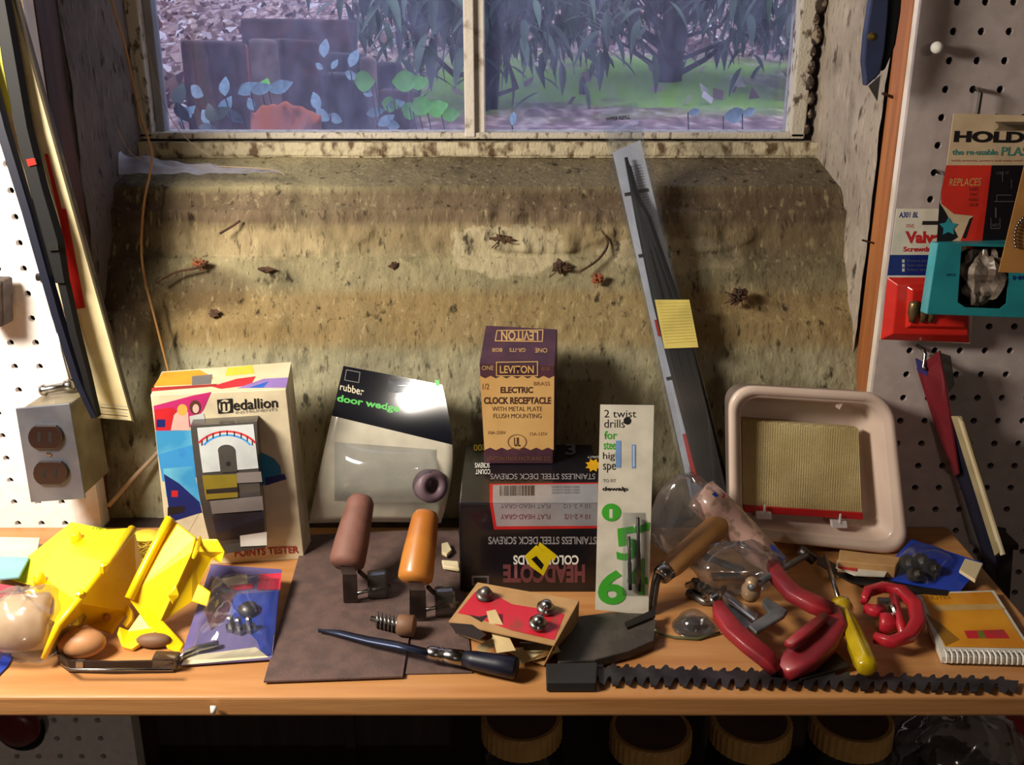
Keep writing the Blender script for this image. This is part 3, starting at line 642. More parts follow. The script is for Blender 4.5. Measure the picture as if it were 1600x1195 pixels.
Geo().grid(lambda u, v: S(*uvof(S, 607 + 34 * u, 590 + 22 * v), .003 + .010 * math.sin(math.pi * v)), 8, 8).build('hang_tab', MATS['clear_plastic'], B, smooth=True)

# ---- brown sheets under the tools
M('sheet_brown', (98, 76, 70), .75, c2=(84, 66, 62), scale=60, bump=.25, bscale=500)
def sheet(pts, z, th, mat, label, nm, cat):
    v = [P(x, y, z=z + th) for x, y in pts]; return tag(Geo().plate(v, th, V3((0, 0, -1))).build(nm, MATS[mat], None), label, cat)
sheet([(476, 838), (716, 826), (738, 1050), (633, 1052), (600, 1053), (560, 1000)], .0005, .0012, 'sheet_brown', 'brown abrasive sheet lying underneath, its right part showing by the knife', 'sandpaper_sheet', 'sheet')
sheet([(476, 836), (640, 828), (640, 990), (629, 1056), (412, 1064)], .0022, .0016, 'sheet_brown', 'large brown abrasive sheet lying on top under the rollers', 'sandpaper_sheet', 'sheet')

# ---- two seam rollers
M('handle_pink', (124, 84, 72), .65, c2=(104, 68, 60), scale=30, bump=.2); M('handle_amber', (194, 126, 50), .4, c2=(172, 104, 38), scale=26, stretch=(1, 1, .3), coat=.3); M('strap_metal', (82, 70, 64), .55, .7, c2=(66, 54, 50), scale=70); M('wood_end', (128, 92, 66), .6)
def roller(top, bot, r, hmat, sx0, sy1, label, wx):
    a = P(*top, z=.075); b = P(*bot, z=.034); ax = (b - a); Ln = ax.length
    B = thing('seam_roller', label, 'roller', V3((b.x, b.y, .004)))
    Geo().lathe(a, ax, [(-.008, r * .4), (-.0065, r * .68), (-.002, r * .84), (.004, r * .88), (Ln * .6, r * 1.06), (Ln * .9, r * 1.10), (Ln * .97, r * 1.06), (Ln, r * .9), (Ln + .002, r * .7)], 28).build('handle', MATS[hmat], B, smooth=True)
    n = ax.normalized(); e = b + n * .0; f = P(sx0, sy1, z=.005); m_ = P((bot[0] + sx0) / 2 + 2, bot[1] + (sy1 - bot[1]) * .25, z=.040)
    w2 = .0065
    def strap(u, v):
        pts = [e, m_, f]; t = v * 2; i = min(1, int(t)); q = pts[i].lerp(pts[i + 1], t - i); return q + V3((w2 * (2 * u - 1), 0, .0))
    Geo().grid(strap, 1, 12).build('bracket', MATS['strap_metal'], B, solid=.0022)
    # forked far arm and axle with the small wheel
    wc = P(wx, sy1 - 26, z=.014)
    Geo().tube([b + V3((.012, .0, -.006)), b + V3((.016, .010, -.018)), wc + V3((.0, .0, .004))], .0022, 8).build('fork_arm', MATS['strap_metal'], B, smooth=True)
    Geo().lathe(wc - V3((.009, 0, 0)), (1, .12, 0), [(0, .004), (0, .0125), (.002, .0135), (.016, .0135), (.018, .0125), (.018, .004)], 22).build('wheel', MATS['smoky_plastic'], B, smooth=False)
    Geo().tube([f + V3((-.004, 0, .006)), wc + V3((.012, 0, 0))], .0018, 8).build('axle', MATS['steel'], B, smooth=True)
    return B
roller((563, 787), (541, 884), .0152, 'handle_pink', 548, 940, 'dusty pinkish-brown handled seam roller left on the brown sheet', 590)
roller((664, 811), (648, 908), .0146, 'handle_amber', 655, 966, 'amber varnished wooden handled seam roller right of the pink one', 695)
B = thing('spring_clip', 'small metal spring clip with a wooden end beside the knife', 'clip', P(620, 985, z=.004))
Geo().lathe(P(622, 976, z=.013), P(652, 978, z=.013) - P(622, 976, z=.013), [(0, .0085), (.002, .0095), (.014, .0095), (.015, .008)], 16).build('wooden_end', MATS['wood_end'], B, smooth=True)
for i in range(6):
    c = P(588 + i * 6, 968 + i * 1.5, z=.011); Geo().lathe(c, (1, 0, -.1), [(0, .006), (.001, .0075), (.002, .006)], 14).build('coil', MATS['steel'], B, smooth=True)
Geo().tube([P(580, 966, z=.011), P(626, 977, z=.011)], .0025, 8).build('rod', MATS['steel'], B, smooth=True)

# ---- craft knife
kp = [(497, 985, .004), (530, 990, .005), (575, 1001, .007), (620, 1009, .009), (668, 1020, .011)]
B = thing('carving_knife', 'slim knife with long curved navy blade, silver collar and dark handle', 'knife', P(660, 1020, z=0.003))
pts = [P(x, y, z=z_ + .004) for x, y, z_ in kp]; wv = [.001, .0045, .0055, .0058, .0050]
g = Geo(); v = []
for q, ww in zip(pts, wv): v += [q + V3((0, ww, .001)), q + V3((0, 0, .0022)), q + V3((0, -ww, .001)), q + V3((0, 0, -.002))]
f = [(i * 4 + j, i * 4 + (j + 1) % 4, (i + 1) * 4 + (j + 1) % 4, (i + 1) * 4 + j) for i in range(4) for j in range(4)] + [(0, 1, 2, 3), (19, 18, 17, 16)]
M('knife_blue', (52, 60, 84), .35, .6); g.add(v, f).build('blade', MATS['knife_blue'], B, smooth=True)
a, b = P(667, 1019, z=.013), P(724, 1028, z=.013)
Geo().lathe(a, b - a, [(0, .0045), (.003, .006), (.010, .006), (.011, .005), (.014, .0062), (.0155, .005), (.018, .0062), ((b - a).length, .0066)], 16).build('collar', MATS['steel'], B, smooth=True)
a, b = P(723, 1028, z=.013), P(808, 1044, z=.012)
Geo().lathe(a, b - a, [(0, .0062), (.01, .0078), (.03, .0088), ((b - a).length - .002, .0092), ((b - a).length, .0075)], 16).build('handle', MATS['navy'], B, smooth=True)

# ---- screw box and receptacle box
yb = .8303; zt_ = .0934
B = thing('screw_box', 'black deck screw carton with silver label, printed upside down', 'box', (.018, .9, 0))
x0, x1 = -.0495, .084; fb = P(722, 925, z=0)
ps = [V3((x0, yb, 0)), V3((x1, yb, 0)), V3((x1 + .0008, yb, zt_)), V3((x0 + .0008, yb, zt_)), V3((x0, .968, 0)), V3((x1, .968, 0)), V3((x1, .968, zt_ + .001)), V3((x0 - .0003, .968, zt_ + .001))]
Geo().hexa(ps).build('carton', M('carton_black', (20, 20, 28), .3, c2=(14, 14, 20), scale=20, coat=.3), B, bevel=.0015)
S = quadS(ps[3], ps[2], ps[1], ps[0]); p = Print(S, B)
M('label_silver', (188, 190, 198), .3, .5); M('txt_silver', (150, 146, 150), .45); M('txt_dim', (104, 100, 104), .5); M('txt_maroon', (112, 62, 66), .45); M('pr_ylw', (224, 200, 10), .5)
def flip(x0, y0, x1, y1): return [(x1, y1), (x0, y1), (x0, y0), (x1, y0)]
St = quadS(ps[7], ps[6], ps[2], ps[3]); p2 = Print(St, B)
fy = proj(ps[3])[1]
p2.quad([(765, 756), (938, 754), (938, fy), (765, fy)], MATS['red'], 'label').quad([(770, 758), (934, 756), (934, fy), (770, fy)], MATS['label_silver'], 'label')
for i in range(24): 
    xx = 781 + i * 2.3; p2.quad(rect(xx, 759, xx + random.choice((.8, 1.4)), 775), MATS['pr_text'], 'barcode')
for i in range(3): p2.text('GRAY HEAD SCREWS', flip(862, 760 + i * 4.5, 905, 763 + i * 4.5), MATS['txt_dim'])
p2.text('STAINLESS STEEL DECK SCREWS', flip(766, 741, 930, 750), MATS['txt_silver'], .01)
p2.text('200', flip(740, 695, 760, 706), MATS['pr_ylw'], .03).text('SCREWS', flip(742, 724, 765, 732), MATS['white'], .02).text('COUNT', flip(743, 734, 766, 742), MATS['white'], .02)
st_ = [(927 + (11 if i % 2 else 7) * math.cos(i * .3927) * 1.2, 728 - (11 if i % 2 else 7) * math.sin(i * .3927)) for i in range(16)]
p2.poly(st_, M('pr_sun', (236, 178, 20), .5), 'starburst').text('QUALITY', flip(918, 713, 938, 717), MATS['white']).text('3', (884, 694, 900, 712), MATS['txt_dim'], .03).done()
p.quad([(765, fy), (940, fy), (940, 825), (772, 827)], MATS['red'], 'label').quad([(770, fy), (935, fy), (935, 821), (776, 822)], MATS['label_silver'], 'label')
p.text('FLAT HEAD-GRAY', flip(782, 803, 860, 811), MATS['txt_maroon'], .02).text('10 x 2-1/2', flip(882, 803, 922, 811), MATS['txt_maroon'], .02).text('FLAT HEAD-GRAY', flip(782, 787, 860, 794), MATS['txt_dim'], .01).text('10 x 2-1/2', flip(880, 787, 922, 794), MATS['txt_dim'], .01)
p.text('STAINLESS STEEL DECK SCREWS', flip(763, 838, 932, 850), MATS['txt_silver'], .02)
p.text('COLOR HEADS', flip(802, 867, 904, 882), MATS['white'], .03).text('HEADCOTE', flip(786, 881, 914, 910), MATS['txt_maroon'], .05)
p.quad(rect(737, 899, 764, 914), MATS['txt_dim'], 'small_label').quad(rect(740, 902, 761, 911), MATS['carton_black'], 'small_label')
p.poly([(820, 868), (838, 851), (862, 872), (849, 899), (828, 884)], MATS['pr_ylw'], 'yellow_tag').poly([(830, 873), (838, 868), (850, 882), (846, 890)], MATS['carton_black'], 'yellow_tag').poly([(843, 846), (870, 867), (866, 876), (841, 853)], MATS['pr_ylw'], 'yellow_tag')
p.done()
lb = P(757, 726, z=zt_); zb_ = zt_ + .0012
B = thing('receptacle_box', 'purple and tan electric clock receptacle box standing on the black carton', 'box', (.005, .93, zt_))
Yf = lb.y; A = [P(757, 723, Y=Yf), P(864, 725, Y=Yf), P(867, 571, Y=Yf), P(749, 567, Y=Yf)]; A[0].z = A[1].z = zb_
bk = [P(757, 723, Y=Yf) + V3((.004, .05, 0)), P(864, 725, Y=Yf) + V3((.006, .05, 0)), P(871, 514, Y=Yf + .053), P(759, 508, Y=Yf + .053)]; bk[0].z = bk[1].z = zb_; bk[3] = onplane(759, 508, A[3], A[2], bk[2])
M('box_purple', (78, 44, 56), .5, c2=(64, 34, 46), scale=50); M('box_kraft', (206, 166, 104), .55, c2=(196, 152, 90), scale=20); M('pr_kraft', (212, 172, 104), .5); M('pr_dimtan', (128, 88, 60), .5); M('pr_choc', (80, 46, 36), .5)
Geo().hexa(A + bk).build('carton', MATS['box_purple'], B, bevel=.0008)
S = quadS(A[3], A[2], A[1], A[0]); p = Print(S, B)
zig = lambda x0, x1, y, n, a: [(x0 + (x1 - x0) * i / n, y + (a if i % 2 else 0)) for i in range(n + 1)]
p.poly(zig(750, 866, 587, 14, 4) + zig(757, 865, 703, 12, -4)[::-1], MATS['box_kraft'], 'tan_panel')
p.text('LEVITON', (781, 571, 834, 583), MATS['pr_kraft'], .02).text('ONE', (753, 571, 771, 578), MATS['pr_kraft']).text('808', (846, 573, 859, 579), MATS['pr_dimtan'])
for a_ in ([(776, 565), (840, 564), (840, 565.5), (776, 566.5)], [(776, 586), (840, 586), (840, 587.5), (776, 587.5)], rect(775, 565, 776.5, 587), rect(839, 564, 840.5, 587)): p.quad(a_, MATS['pr_kraft'], 'logo_box')
p.text('ELECTRIC', (782, 604, 833, 614), MATS['pr_choc'], .04).text('CLOCK RECEPTACLE', (756, 620, 861, 631), MATS['pr_choc'], .04).text('WITH METAL PLATE', (769, 635, 847, 642), MATS['pr_choc']).text('FLUSH MOUNTING', (771, 646, 846, 653), MATS['pr_choc'])
p.text('BRASS', (834, 596, 859, 602), MATS['pr_dimtan']).text('1/2', (754, 599, 764, 608), MATS['pr_dimtan']).text('10A-250V', (763, 673, 790, 678), MATS['pr_dimtan']).text('15A-125V', (828, 675, 855, 680), MATS['pr_dimtan'])
p.ell(808, 690, 15, 12, MATS['pr_dimtan'], 'seal', 24, .9).text('UL', (803, 683, 813, 697), MATS['pr_choc'], .02).text('LEVITON MANUFACTURING CO', (762, 713, 860, 719), MATS['pr_dimtan']).done()
St = quadS(A[3], A[2], bk[2], bk[3]); p = Print(St, B)
St2 = quadS(bk[3], bk[2], A[2], A[3]); p = Print(St2, B)
p.text('LEVITON', flip(783, 517, 841, 532), MATS['pr_kraft'], .02).text('ONE', flip(836, 544, 855, 551), MATS['pr_kraft']).text('GR-ITS', flip(796, 544, 821, 550), MATS['pr_kraft']).text('808', flip(769, 544, 785, 550), MATS['pr_kraft'])
for a_ in ([(776, 516), (849, 515), (849, 516.5), (776, 517.5)], [(773, 532), (848, 533), (848, 534.5), (773, 533.5)], [(776, 516), (777.5, 516), (774.5, 533), (773, 533)], [(847.5, 516), (849, 516), (848, 534), (846.5, 534)]): p.quad(a_, MATS['pr_kraft'], 'logo_box')
p.done()

# ---- twist drill card
a, b, c = P(938, 632, Y=.806), P(1022, 633, Y=.806), P(1013, 961, z=.002)
nn_ = (b - a).cross(c - a); rr_ = ray(930, 952); d = EYE + rr_ * ((a - EYE).dot(nn_) / rr_.dot(nn_))
B = thing('drill_bit_card', 'tall white card reading 2 twist drills with green numbers', 'card', (c + d) / 2)
M('card_white', (232, 226, 208), .45, coat=.2); M('pr_blue2', (130, 170, 230), .4); M('pr_leaf', (70, 180, 50), .5)
S = quadS(a, b, c, d); Geo().grid(S, 10, 20).build('backing_card', MATS['card_white'], B, solid=.0006)
p = Print(S, B, lift=.0004)
p.text('2 twist', (944, 640, 994, 652), MATS['pr_text'], .0).text('drills', (944, 655, 976, 668), MATS['pr_text']).text('for', (944, 673, 964, 686), MATS['pr_leaf'], .02).text('stee', (943, 690, 962, 702), MATS['pr_leaf'], .02).text('high', (942, 706, 968, 720), MATS['pr_text']).text('spe', (942, 724, 962, 738), MATS['pr_text'])
p.ell(980, 657, 6, 6, MATS['dark_gap'], 'hang_hole').quad(rect(962, 688, 970, 730), MATS['pr_blue2'], 'blue_bar').quad(rect(987, 694, 993, 731), MATS['pr_blue2'], 'blue_bar').quad(rect(989, 696, 991, 728), MATS['white'], 'blue_bar')
p.text('TO FIT', (942, 748, 962, 753), MATS['pr_grey']).text('dewalp', (941, 760, 981, 768), MATS['pr_text'], .03)
p.ell(955, 800, 15, 14, MATS['pr_leaf'], 'green_disc').text('1', (952, 795, 957, 809), MATS['card_white'], .01)
p.text('5', [(960, 826), (998, 820), (1000, 872), (964, 876)], MATS['pr_leaf'], .03).text('6', (934, 890, 978, 944), MATS['pr_leaf'], .03).text('4', [(980, 872), (1012, 872), (1012, 930), (980, 926)], MATS['pr_leaf'], .03).poly([(1000, 820), (1015, 815), (1014, 828), (999, 832)], MATS['pr_leaf'], 'lettering')
p.done()
for (x0, y0, x1, y1) in ((982, 836, 984, 918), (996, 806, 998, 920)):
    q0 = S(*uvof(S, x0, y0), .004); q1_ = S(*uvof(S, x1, y1), .004); Geo().tube([q0, q0.lerp(q1_, .45), q0.lerp(q1_, .5), q1_], [.0014, .0014, .0018, .0018], 8).build('drill_bit', MATS['dark_steel'], B, smooth=True)
Geo().grid(lambda u, v: S(*uvof(S, 972 + 36 * u, 800 + 130 * v), .0008 + .008 * (math.sin(math.pi * u) * math.sin(math.pi * v)) ** .5), 8, 10).build('bubble', MATS['clear_plastic'], B, smooth=True)

# ---- open red carton with dome nuts
M('kraft', (186, 146, 96), .65, c2=(170, 130, 82), scale=30); M('carton_red', (196, 36, 52), .45, c2=(150, 60, 50), scale=50, lo=.55, hi=.7); M('inside_dark', (40, 26, 20), .8); M('kraft_pale', (206, 182, 130), .6)
T = [P(748, 910, z=.036), P(905, 938, z=.034), P(866, 1008, z=.032), P(702, 972, z=.036)]
Bm = [V3((q.x, q.y + .004, .003)) for q in T]; Bm[2] = P(850, 1040, z=.003); Bm[3] = P(714, 990, z=.004)
B = thing('nut_carton', 'small worn red and kraft carton holding shiny dome nuts, lying open', 'box', P(800, 990, z=.002))
g = Geo(); g.plate([T[0], T[1], T[2], T[3]], .001, V3((0, 0, -1)))
g.plate([T[1], Bm[1], Bm[2], T[2]], .001).plate([T[0], Bm[0], Bm[1], T[1]], .001).plate([T[0], Bm[0], Bm[3], T[3]], .001).plate(Bm, .001, V3((0, 0, 1)))
g.build('carton', MATS['kraft'], B)
S = quadS(T[0], T[1], T[2], T[3]); S.N = V3((0, 0, 1))
S0 = S
def S(u, v, off=0, S0=S0, T=T): return (T[0] * (1 - u) + T[1] * u) * (1 - v) + (T[3] * (1 - u) + T[2] * u) * v + V3((0, 0, off))
p = Print(S, B)
p.poly([(742, 925), (760, 922), (800, 944), (868, 955), (882, 960), (866, 1000), (800, 985), (735, 962), (715, 958)], MATS['carton_red'], 'red_print').poly([(727, 947), (742, 944), (766, 960), (752, 972), (728, 958)], MATS['inside_dark'], 'worn_or_hollow_patch').poly([(744, 924), (756, 922), (770, 938), (758, 944)], MATS['inside_dark'], 'worn_or_hollow_patch')
p.poly([(703, 973), (738, 976), (760, 992), (748, 1000), (712, 990)], MATS['inside_dark'], 'worn_or_hollow_patch').done()  # this patch paints the dark hollow of the carton's open end
g = Geo().plate([P(760, 955, z=.040), P(774, 952, z=.041), P(806, 1016, z=.024), P(776, 1020, z=.022)], .0008)
g.build('torn_flap', MATS['kraft_pale'], B)
Geo().plate([P(744, 1010, z=.018), P(780, 990, z=.030), P(786, 1000, z=.028), P(752, 1022, z=.012)], .0008).build('torn_flap', MATS['kraft_pale'], B)
Geo().plate([P(800, 1012, z=.010), P(870, 1008, z=.020), P(876, 1018, z=.012), P(812, 1038, z=.004)], .001).build('end_flap', MATS['kraft_pale'], B)
Geo().plate([P(812, 1004, z=.029), P(868, 1006, z=.029), P(866, 1016, z=.018), P(820, 1016, z=.014)], .0006).build('opening', MATS['inside_dark'], B)
for i, (x, y) in enumerate(((852, 952), (840, 976), (757, 932))):
    c = P(x, y, z=.037); nb = tag(Geo().lathe(c, (.15, -.3, 1), [(0, .0075), (.003, .0078), (.0035, .0062), (.006, .0056), (.009, .004), (.0105, .0015)], 16).build('dome_nut', MATS['steel'] if i < 2 else MATS['dull_steel'], smooth=True), ('shiny dome nut farther back on the red carton', 'shiny dome nut nearer the front edge of the red carton', 'dull dome nut at the left back corner of the red carton')[i], 'nut', 'dome nuts on the red carton')

# ---- flat rubber heel piece
M('rubber_grey', (74, 66, 60), .6, c2=(60, 54, 50), scale=60, bump=.2)
pts = [(872, 1034), (868, 1010), (885, 975), (905, 962), (950, 956), (1018, 958), (1026, 972), (1022, 1000), (985, 1016), (930, 1030)]
tag(Geo().plate([P(x, y, z=.010) for x, y in pts], .008, V3((0, 0, -1))).build('rubber_pad', MATS['rubber_grey'], bevel=.001), 'dark grey-brown rubber pad behind the saw blade, below the drill card', 'pad')

# ---- saw blade
M('saw_steel', (72, 68, 70), .5, .6, c2=(46, 42, 44), scale=40, bump=.2)
def sawY(x): return 1033 + (x - 850) * .032, 1068 + (x - 850) * .019
g = Geo(); top = []; bot = []
x = 930; rs = random.Random(4)
while x < 1575:
    t0, b0 = sawY(x); w_ = rs.choice((19, 22, 25)); top += [(x, t0 + 7), (x + w_ * .4, t0 + rs.uniform(-2, 2)), (x + w_ * .62, t0 + 1), (x + w_ * .7, t0 + 7)]
    bot += [(x + 1, b0 - 13), (x + w_ * .26, b0 - 14), (x + w_ * .36, b0 - rs.choice((0, 3))), (x + w_ * .78, b0), (x + w_ * .9, b0 - 6)]
    x += w_
out = top + [(1592, sawY(1592)[0] + 6), (1586, sawY(1590)[1] - 2)] + bot[::-1]
B = thing('saw_blade', 'long two-edged saw blade with coarse teeth along the shelf front', 'saw', P(1200, 1055, z=0))
v = [P(a, b_, z=.0042) for a, b_ in out]
Geo().plate(v, .0016, V3((0, 0, -1))).build('toothed_blade', MATS['saw_steel'], B)
Geo().plate([P(853, 1036, z=.010), P(934, 1034, z=.010), P(932, 1066, z=.010), P(854, 1066, z=.010)], .009, V3((0, 0, -1))).build('blade_guard', MATS['soft_black'], B, bevel=.001)

# ---- wiper refill package leaning in the middle
Yz = lambda z: .945 + .33 * z
def onlean(px, py, k=0):
    r = ray(px, py); t = (.945 + .33 * EYE.z - EYE.y) / (r.y - .33 * r.z); return EYE + r * t
a, b, c, d = onlean(938, 168), onlean(992, 160), onlean(1146, 800), onlean(1082, 806)
N = (d - a).cross(b - a).normalized(); N = -N if N.y > 0 else N
S = quadS(a, b, c, d)
B = thing('wiper_refill_pack', 'long clear wiper refill pack leaning from the shelf up to the window sash', 'package', V3(((c.x + d.x) / 2, (c.y + d.y) / 2, min(c.z, d.z))))
def Sc(u, v, off=0): return S(u, v, off)
lo = .0
M('card_ghost', (232, 232, 240), .5); M('rubber_black', (10, 10, 12), .6, spec=.3)
Geo().plate([S(.06, .11), S(.90, .09), S(.90, .985), S(.06, .985)], .0008).build('backing_card', MATS['card_ghost'], B)
p = Print(S, B, lift=.0006)
for v_ in (.21, .36, .66): p.quad([(.12, v_), (.8, v_ - .004), (.8, v_ + .004), (.12, v_ + .008)], MATS['pr_text'], 'print', raw=True)
for i in range(26): 
    v_ = .15 + i * .007; p.quad([(.45, v_), (.76, v_ - .002), (.76, v_ - .001), (.45, v_ + .001)], MATS['txt_dim'], 'print', raw=True)
for (u0, u1, v0, v1) in ((.62, .76, .34, .52), (.15, .25, .52, .56), (.2, .5, .80, .92)): p.quad([(u0, v0), (u1, v0), (u1, v1), (u0, v1)], MATS['red'], 'print', raw=True)
p.text('WIPER REFILL', [(946, 184), (984, 180), (985, 186), (947, 190)], MATS['pr_text'], .03); p.done()
g = Geo(); h = .018   # clear tray: walls and front
q = [(.02, .06), (.98, .04), (.98, .99), (.02, .99)]
fr = [S(u, v_, h) for u, v_ in ((.12, .075), (.88, .06), (.88, .985), (.12, .985))]; ba = [S(u, v_, .001) for u, v_ in q]
g.add(fr + ba, [(0, 1, 2, 3), (0, 4, 5, 1), (1, 5, 6, 2), (2, 6, 7, 3), (3, 7, 4, 0)]).add([S(-.05, 0, 0), S(1.05, 0, 0), S(1.05, 1, 0), S(-.05, 1, 0)], [(0, 1, 2, 3)])
g.build('clear_tray', MATS['clear_plastic'], B)
random.seed(11)
for i in range(8):
    u0 = .36 + random.uniform(-.04, .04); um = .30 + .07 * i; ue = .38 + .08 * i; ve = .97 if i % 2 else .9
    pts = [S(u0, .13 + .01 * i, .009), S(u0 * .6 + um * .4, .28, .007 + .001 * i), S(um, .48, .007 + .001 * (i % 3)), S(um * .4 + ue * .6, .72, .008), S(ue, ve, .007)]
    Geo().tube(pts, [.0018, .0040, .0046, .0044, .0036], 6).build('rubber_strip', MATS['rubber_black'], B, smooth=True)
lab = quadS(onlean(1019, 470), onlean(1072, 470), onlean(1086, 543), onlean(1034, 545))
Geo().plate([lab(0, 0, h + .001), lab(1, 0, h + .001), lab(1, 1, h + .001), lab(0, 1, h + .001)], .0006).build('yellow_sticker', M('sticker_yellow', (222, 204, 110), .5), B)
pp = Print(lambda u, v, off=0: lab(u, v, h + .0011 + off), B)
for i in range(14): pp.quad([(.05, .08 + i * .062), (.95, .06 + i * .062), (.95, .066 + i * .062), (.05, .086 + i * .062)], M('sticker_line', (196, 176, 84), .5), 'sticker_print', raw=True)
pp.done()

# ---- plastic tub with filter
M('tub_pink', (222, 200, 184), .38, c2=(214, 190, 174), scale=12, coat=.15); M('filter_tan', (206, 190, 140), .8, c2=(182, 164, 112), scale=14, bump=.3); M('filter_red', (190, 24, 30), .35, coat=.3); M('clip_white', (226, 216, 214), .45)
a, b, c, d = P(1141, 603, Y=.918), P(1394, 617, Y=.924), P(1420, 868, Y=.902), P(1143, 838, Y=.900)
S = quadS(a, b, c, d)
def loop(ins, off, rad, n=7, S=S, w_=.165, h_=.16, skew=(0, 0)):
    pts = []; ru = rad / w_; rv = rad / h_; iu = ins / w_; iv = ins / h_
    for (cx, cy, a0) in ((iu + ru, iv + rv, 180), (1 - iu - ru, iv + rv, 90), (1 - iu - ru, 1 - iv - rv, 0), (iu + ru, 1 - iv - rv, -90)):
        for k in range(n + 1):
            q = math.radians(a0 - 90 * k / n); pts.append(S(cx + ru * math.cos(q) + skew[0], cy - rv * math.sin(q) + skew[1], off))
    return pts
B = thing('plastic_tub', 'pinkish-cream square plastic tub leaning on its side, open to the front', 'tub', P(1280, 860, z=0))
Ls = [loop(.006, -.046, .020, skew=(.0, .0)), loop(.0015, -.006, .024), loop(-.001, -.006, .026), loop(-.001, -.001, .026), loop(.001, .001, .025), loop(.006, .001, .022), loop(.0075, -.002, .021), loop(.010, -.002, .020), loop(.0115, -.005, .019), loop(.020, -.038, .014), loop(.024, -.042, .012)]
n_ = len(Ls[0]); g = Geo(); v = sum(Ls, []); f = []
for i in range(len(Ls) - 1):
    for j in range(n_): f.append((i * n_ + j, i * n_ + (j + 1) % n_, (i + 1) * n_ + (j + 1) % n_, (i + 1) * n_ + j))
f.append(tuple(range((len(Ls) - 1) * n_, len(Ls) * n_))); f.append(tuple(range(n_ - 1, -1, -1)))
g.add(v, f).build('tub_body', MATS['tub_pink'], B, smooth=True)
Geo().plate([S(*uvof(S, 1313, 622), -.004), S(*uvof(S, 1322, 629), -.004), S(*uvof(S, 1318, 645), -.010), S(*uvof(S, 1311, 640), -.010)], .003).build('latch_nub', MATS['tub_pink'], B, bevel=.0008)
FB = thing('air_filter', 'tan pleated filter block with red edge and white clips inside the tub', 'filter', S(*uvof(S, 1265, 812), -.03))
fS = quadS(S(*uvof(S, 1167, 664), -.018), S(*uvof(S, 1352, 677), -.018), S(*uvof(S, 1356, 808), -.016), S(*uvof(S, 1168, 796), -.016))
g = Geo(); n2 = 70
g.grid(lambda u, v: fS(u, v + (.012 * math.sin(u * 61) if v in (0,) else 0), .0011 * (1 if round(u * n2 * 2) % 2 else 0)), n2 * 2, 1)
bq = [fS(0, 0, -.012), fS(1, 0, -.012), fS(1, 1, -.012), fS(0, 1, -.012)]; fq = [fS(0, 0), fS(1, 0), fS(1, 1), fS(0, 1)]
g.hexa([fq[3] - S.N * .0002, fq[2] - S.N * .0002, fq[1] - S.N * .0002, fq[0] - S.N * .0002, bq[3], bq[2], bq[1], bq[0]]).build('pleated_block', MATS['filter_tan'], FB, fix=False)
r0 = [fS(0, 1.0, .004), fS(1, 1.0, .004), fS(1, 1.085, .004), fS(0, 1.085, .004)]; r1 = [fS(0, 1.0, -.012), fS(1, 1.0, -.012), fS(1, 1.085, -.012), fS(0, 1.085, -.012)]
Geo().hexa([r0[3], r0[2], r0[1], r0[0], r1[3], r1[2], r1[1], r1[0]]).build('red_edge', MATS['filter_red'], FB, bevel=.001)
for cx, cy in ((1198, 806), (1317, 820)):
    o_ = lambda x, y, k: S(*uvof(S, x, y), k)
    g = Geo().hexa([o_(cx - 12, cy + 9, -.008), o_(cx + 12, cy + 10, -.008), o_(cx + 11, cy - 1, -.008), o_(cx - 13, cy - 2, -.008), o_(cx - 12, cy + 9, -.014), o_(cx + 12, cy + 10, -.014), o_(cx + 11, cy - 1, -.014), o_(cx - 13, cy - 2, -.014)])
    g.tube([o_(cx, cy + 2, -.0085), o_(cx + 1, cy - 13, -.0085)], [.0016, .0012], 8)
    g.build('clip', MATS['clip_white'], FB, bevel=.0006)

# ------------------------------------------------------------------ left wall things
YB = YP - .002
# outlet box
a, b, c, d = P(29, 640, Y=.905), P(107, 632, Y=.905), P(131, 775, Y=.905), P(52, 781, Y=.905)
B = thing('outlet_box', 'grey metal handy box with two dark brown receptacles on the left pegboard', 'outlet', V3(((c.x + d.x) / 2, YB, c.z)))
M('cover_steel', (128, 132, 142), .35, .6, c2=(106, 110, 122), scale=18); M('box_galv', (150, 142, 120), .5, .4, c2=(120, 108, 84), scale=20); M('recept_brown', (38, 22, 20), .35, coat=.2); M('edge_tan', (214, 176, 84), .5)
Geo().hexa([d, c, b, a] + [V3((q.x * 1.0 + .004, YB, q.z)) for q in (d, c, b, a)]).build('metal_box', MATS['box_galv'], B, bevel=.003)
o = .002; cv = [a + V3((-o, -.002, o)), b + V3((o, -.002, o)), c + V3((o, -.002, -o)), d + V3((-o, -.002, -o))]
Geo().hexa([cv[3], cv[2], cv[1], cv[0]] + [q + V3((0, .0022, 0)) for q in (cv[3], cv[2], cv[1], cv[0])]).build('cover_plate', MATS['cover_steel'], B, bevel=.0008)
S = quadS(*cv)
for cx, cy in ((73, 681), (81, 737)):
    pts = []
    for k in range(20):
        q = 2 * math.pi * k / 20; xx = 27 * math.cos(q); yy = max(-18, min(18, 23 * math.sin(q))); pts.append(S(*uvof(S, cx + xx, cy - yy), .0))
    r_ = Geo().plate([q + V3((0, -.004, 0)) for q in pts], .004, V3((0, 1, 0))).build('receptacle', MATS['recept_brown'], B, bevel=.0008)
    for dx in (-9, 8):
        Geo().plate([S(*uvof(S, cx + dx + k, cy + j), .0042) for k, j in ((-2.5, -8), (2.5, -8), (2.5, 7), (-2.5, 7))], .0004).build('slot', MATS['dark_gap'], r_)
Geo().lathe(S(*uvof(S, 77, 709)), (0, -1, 0), [(0, .0025), (.001, .0025), (.0015, .001)], 12).build('cover_screw', MATS['steel'], B)
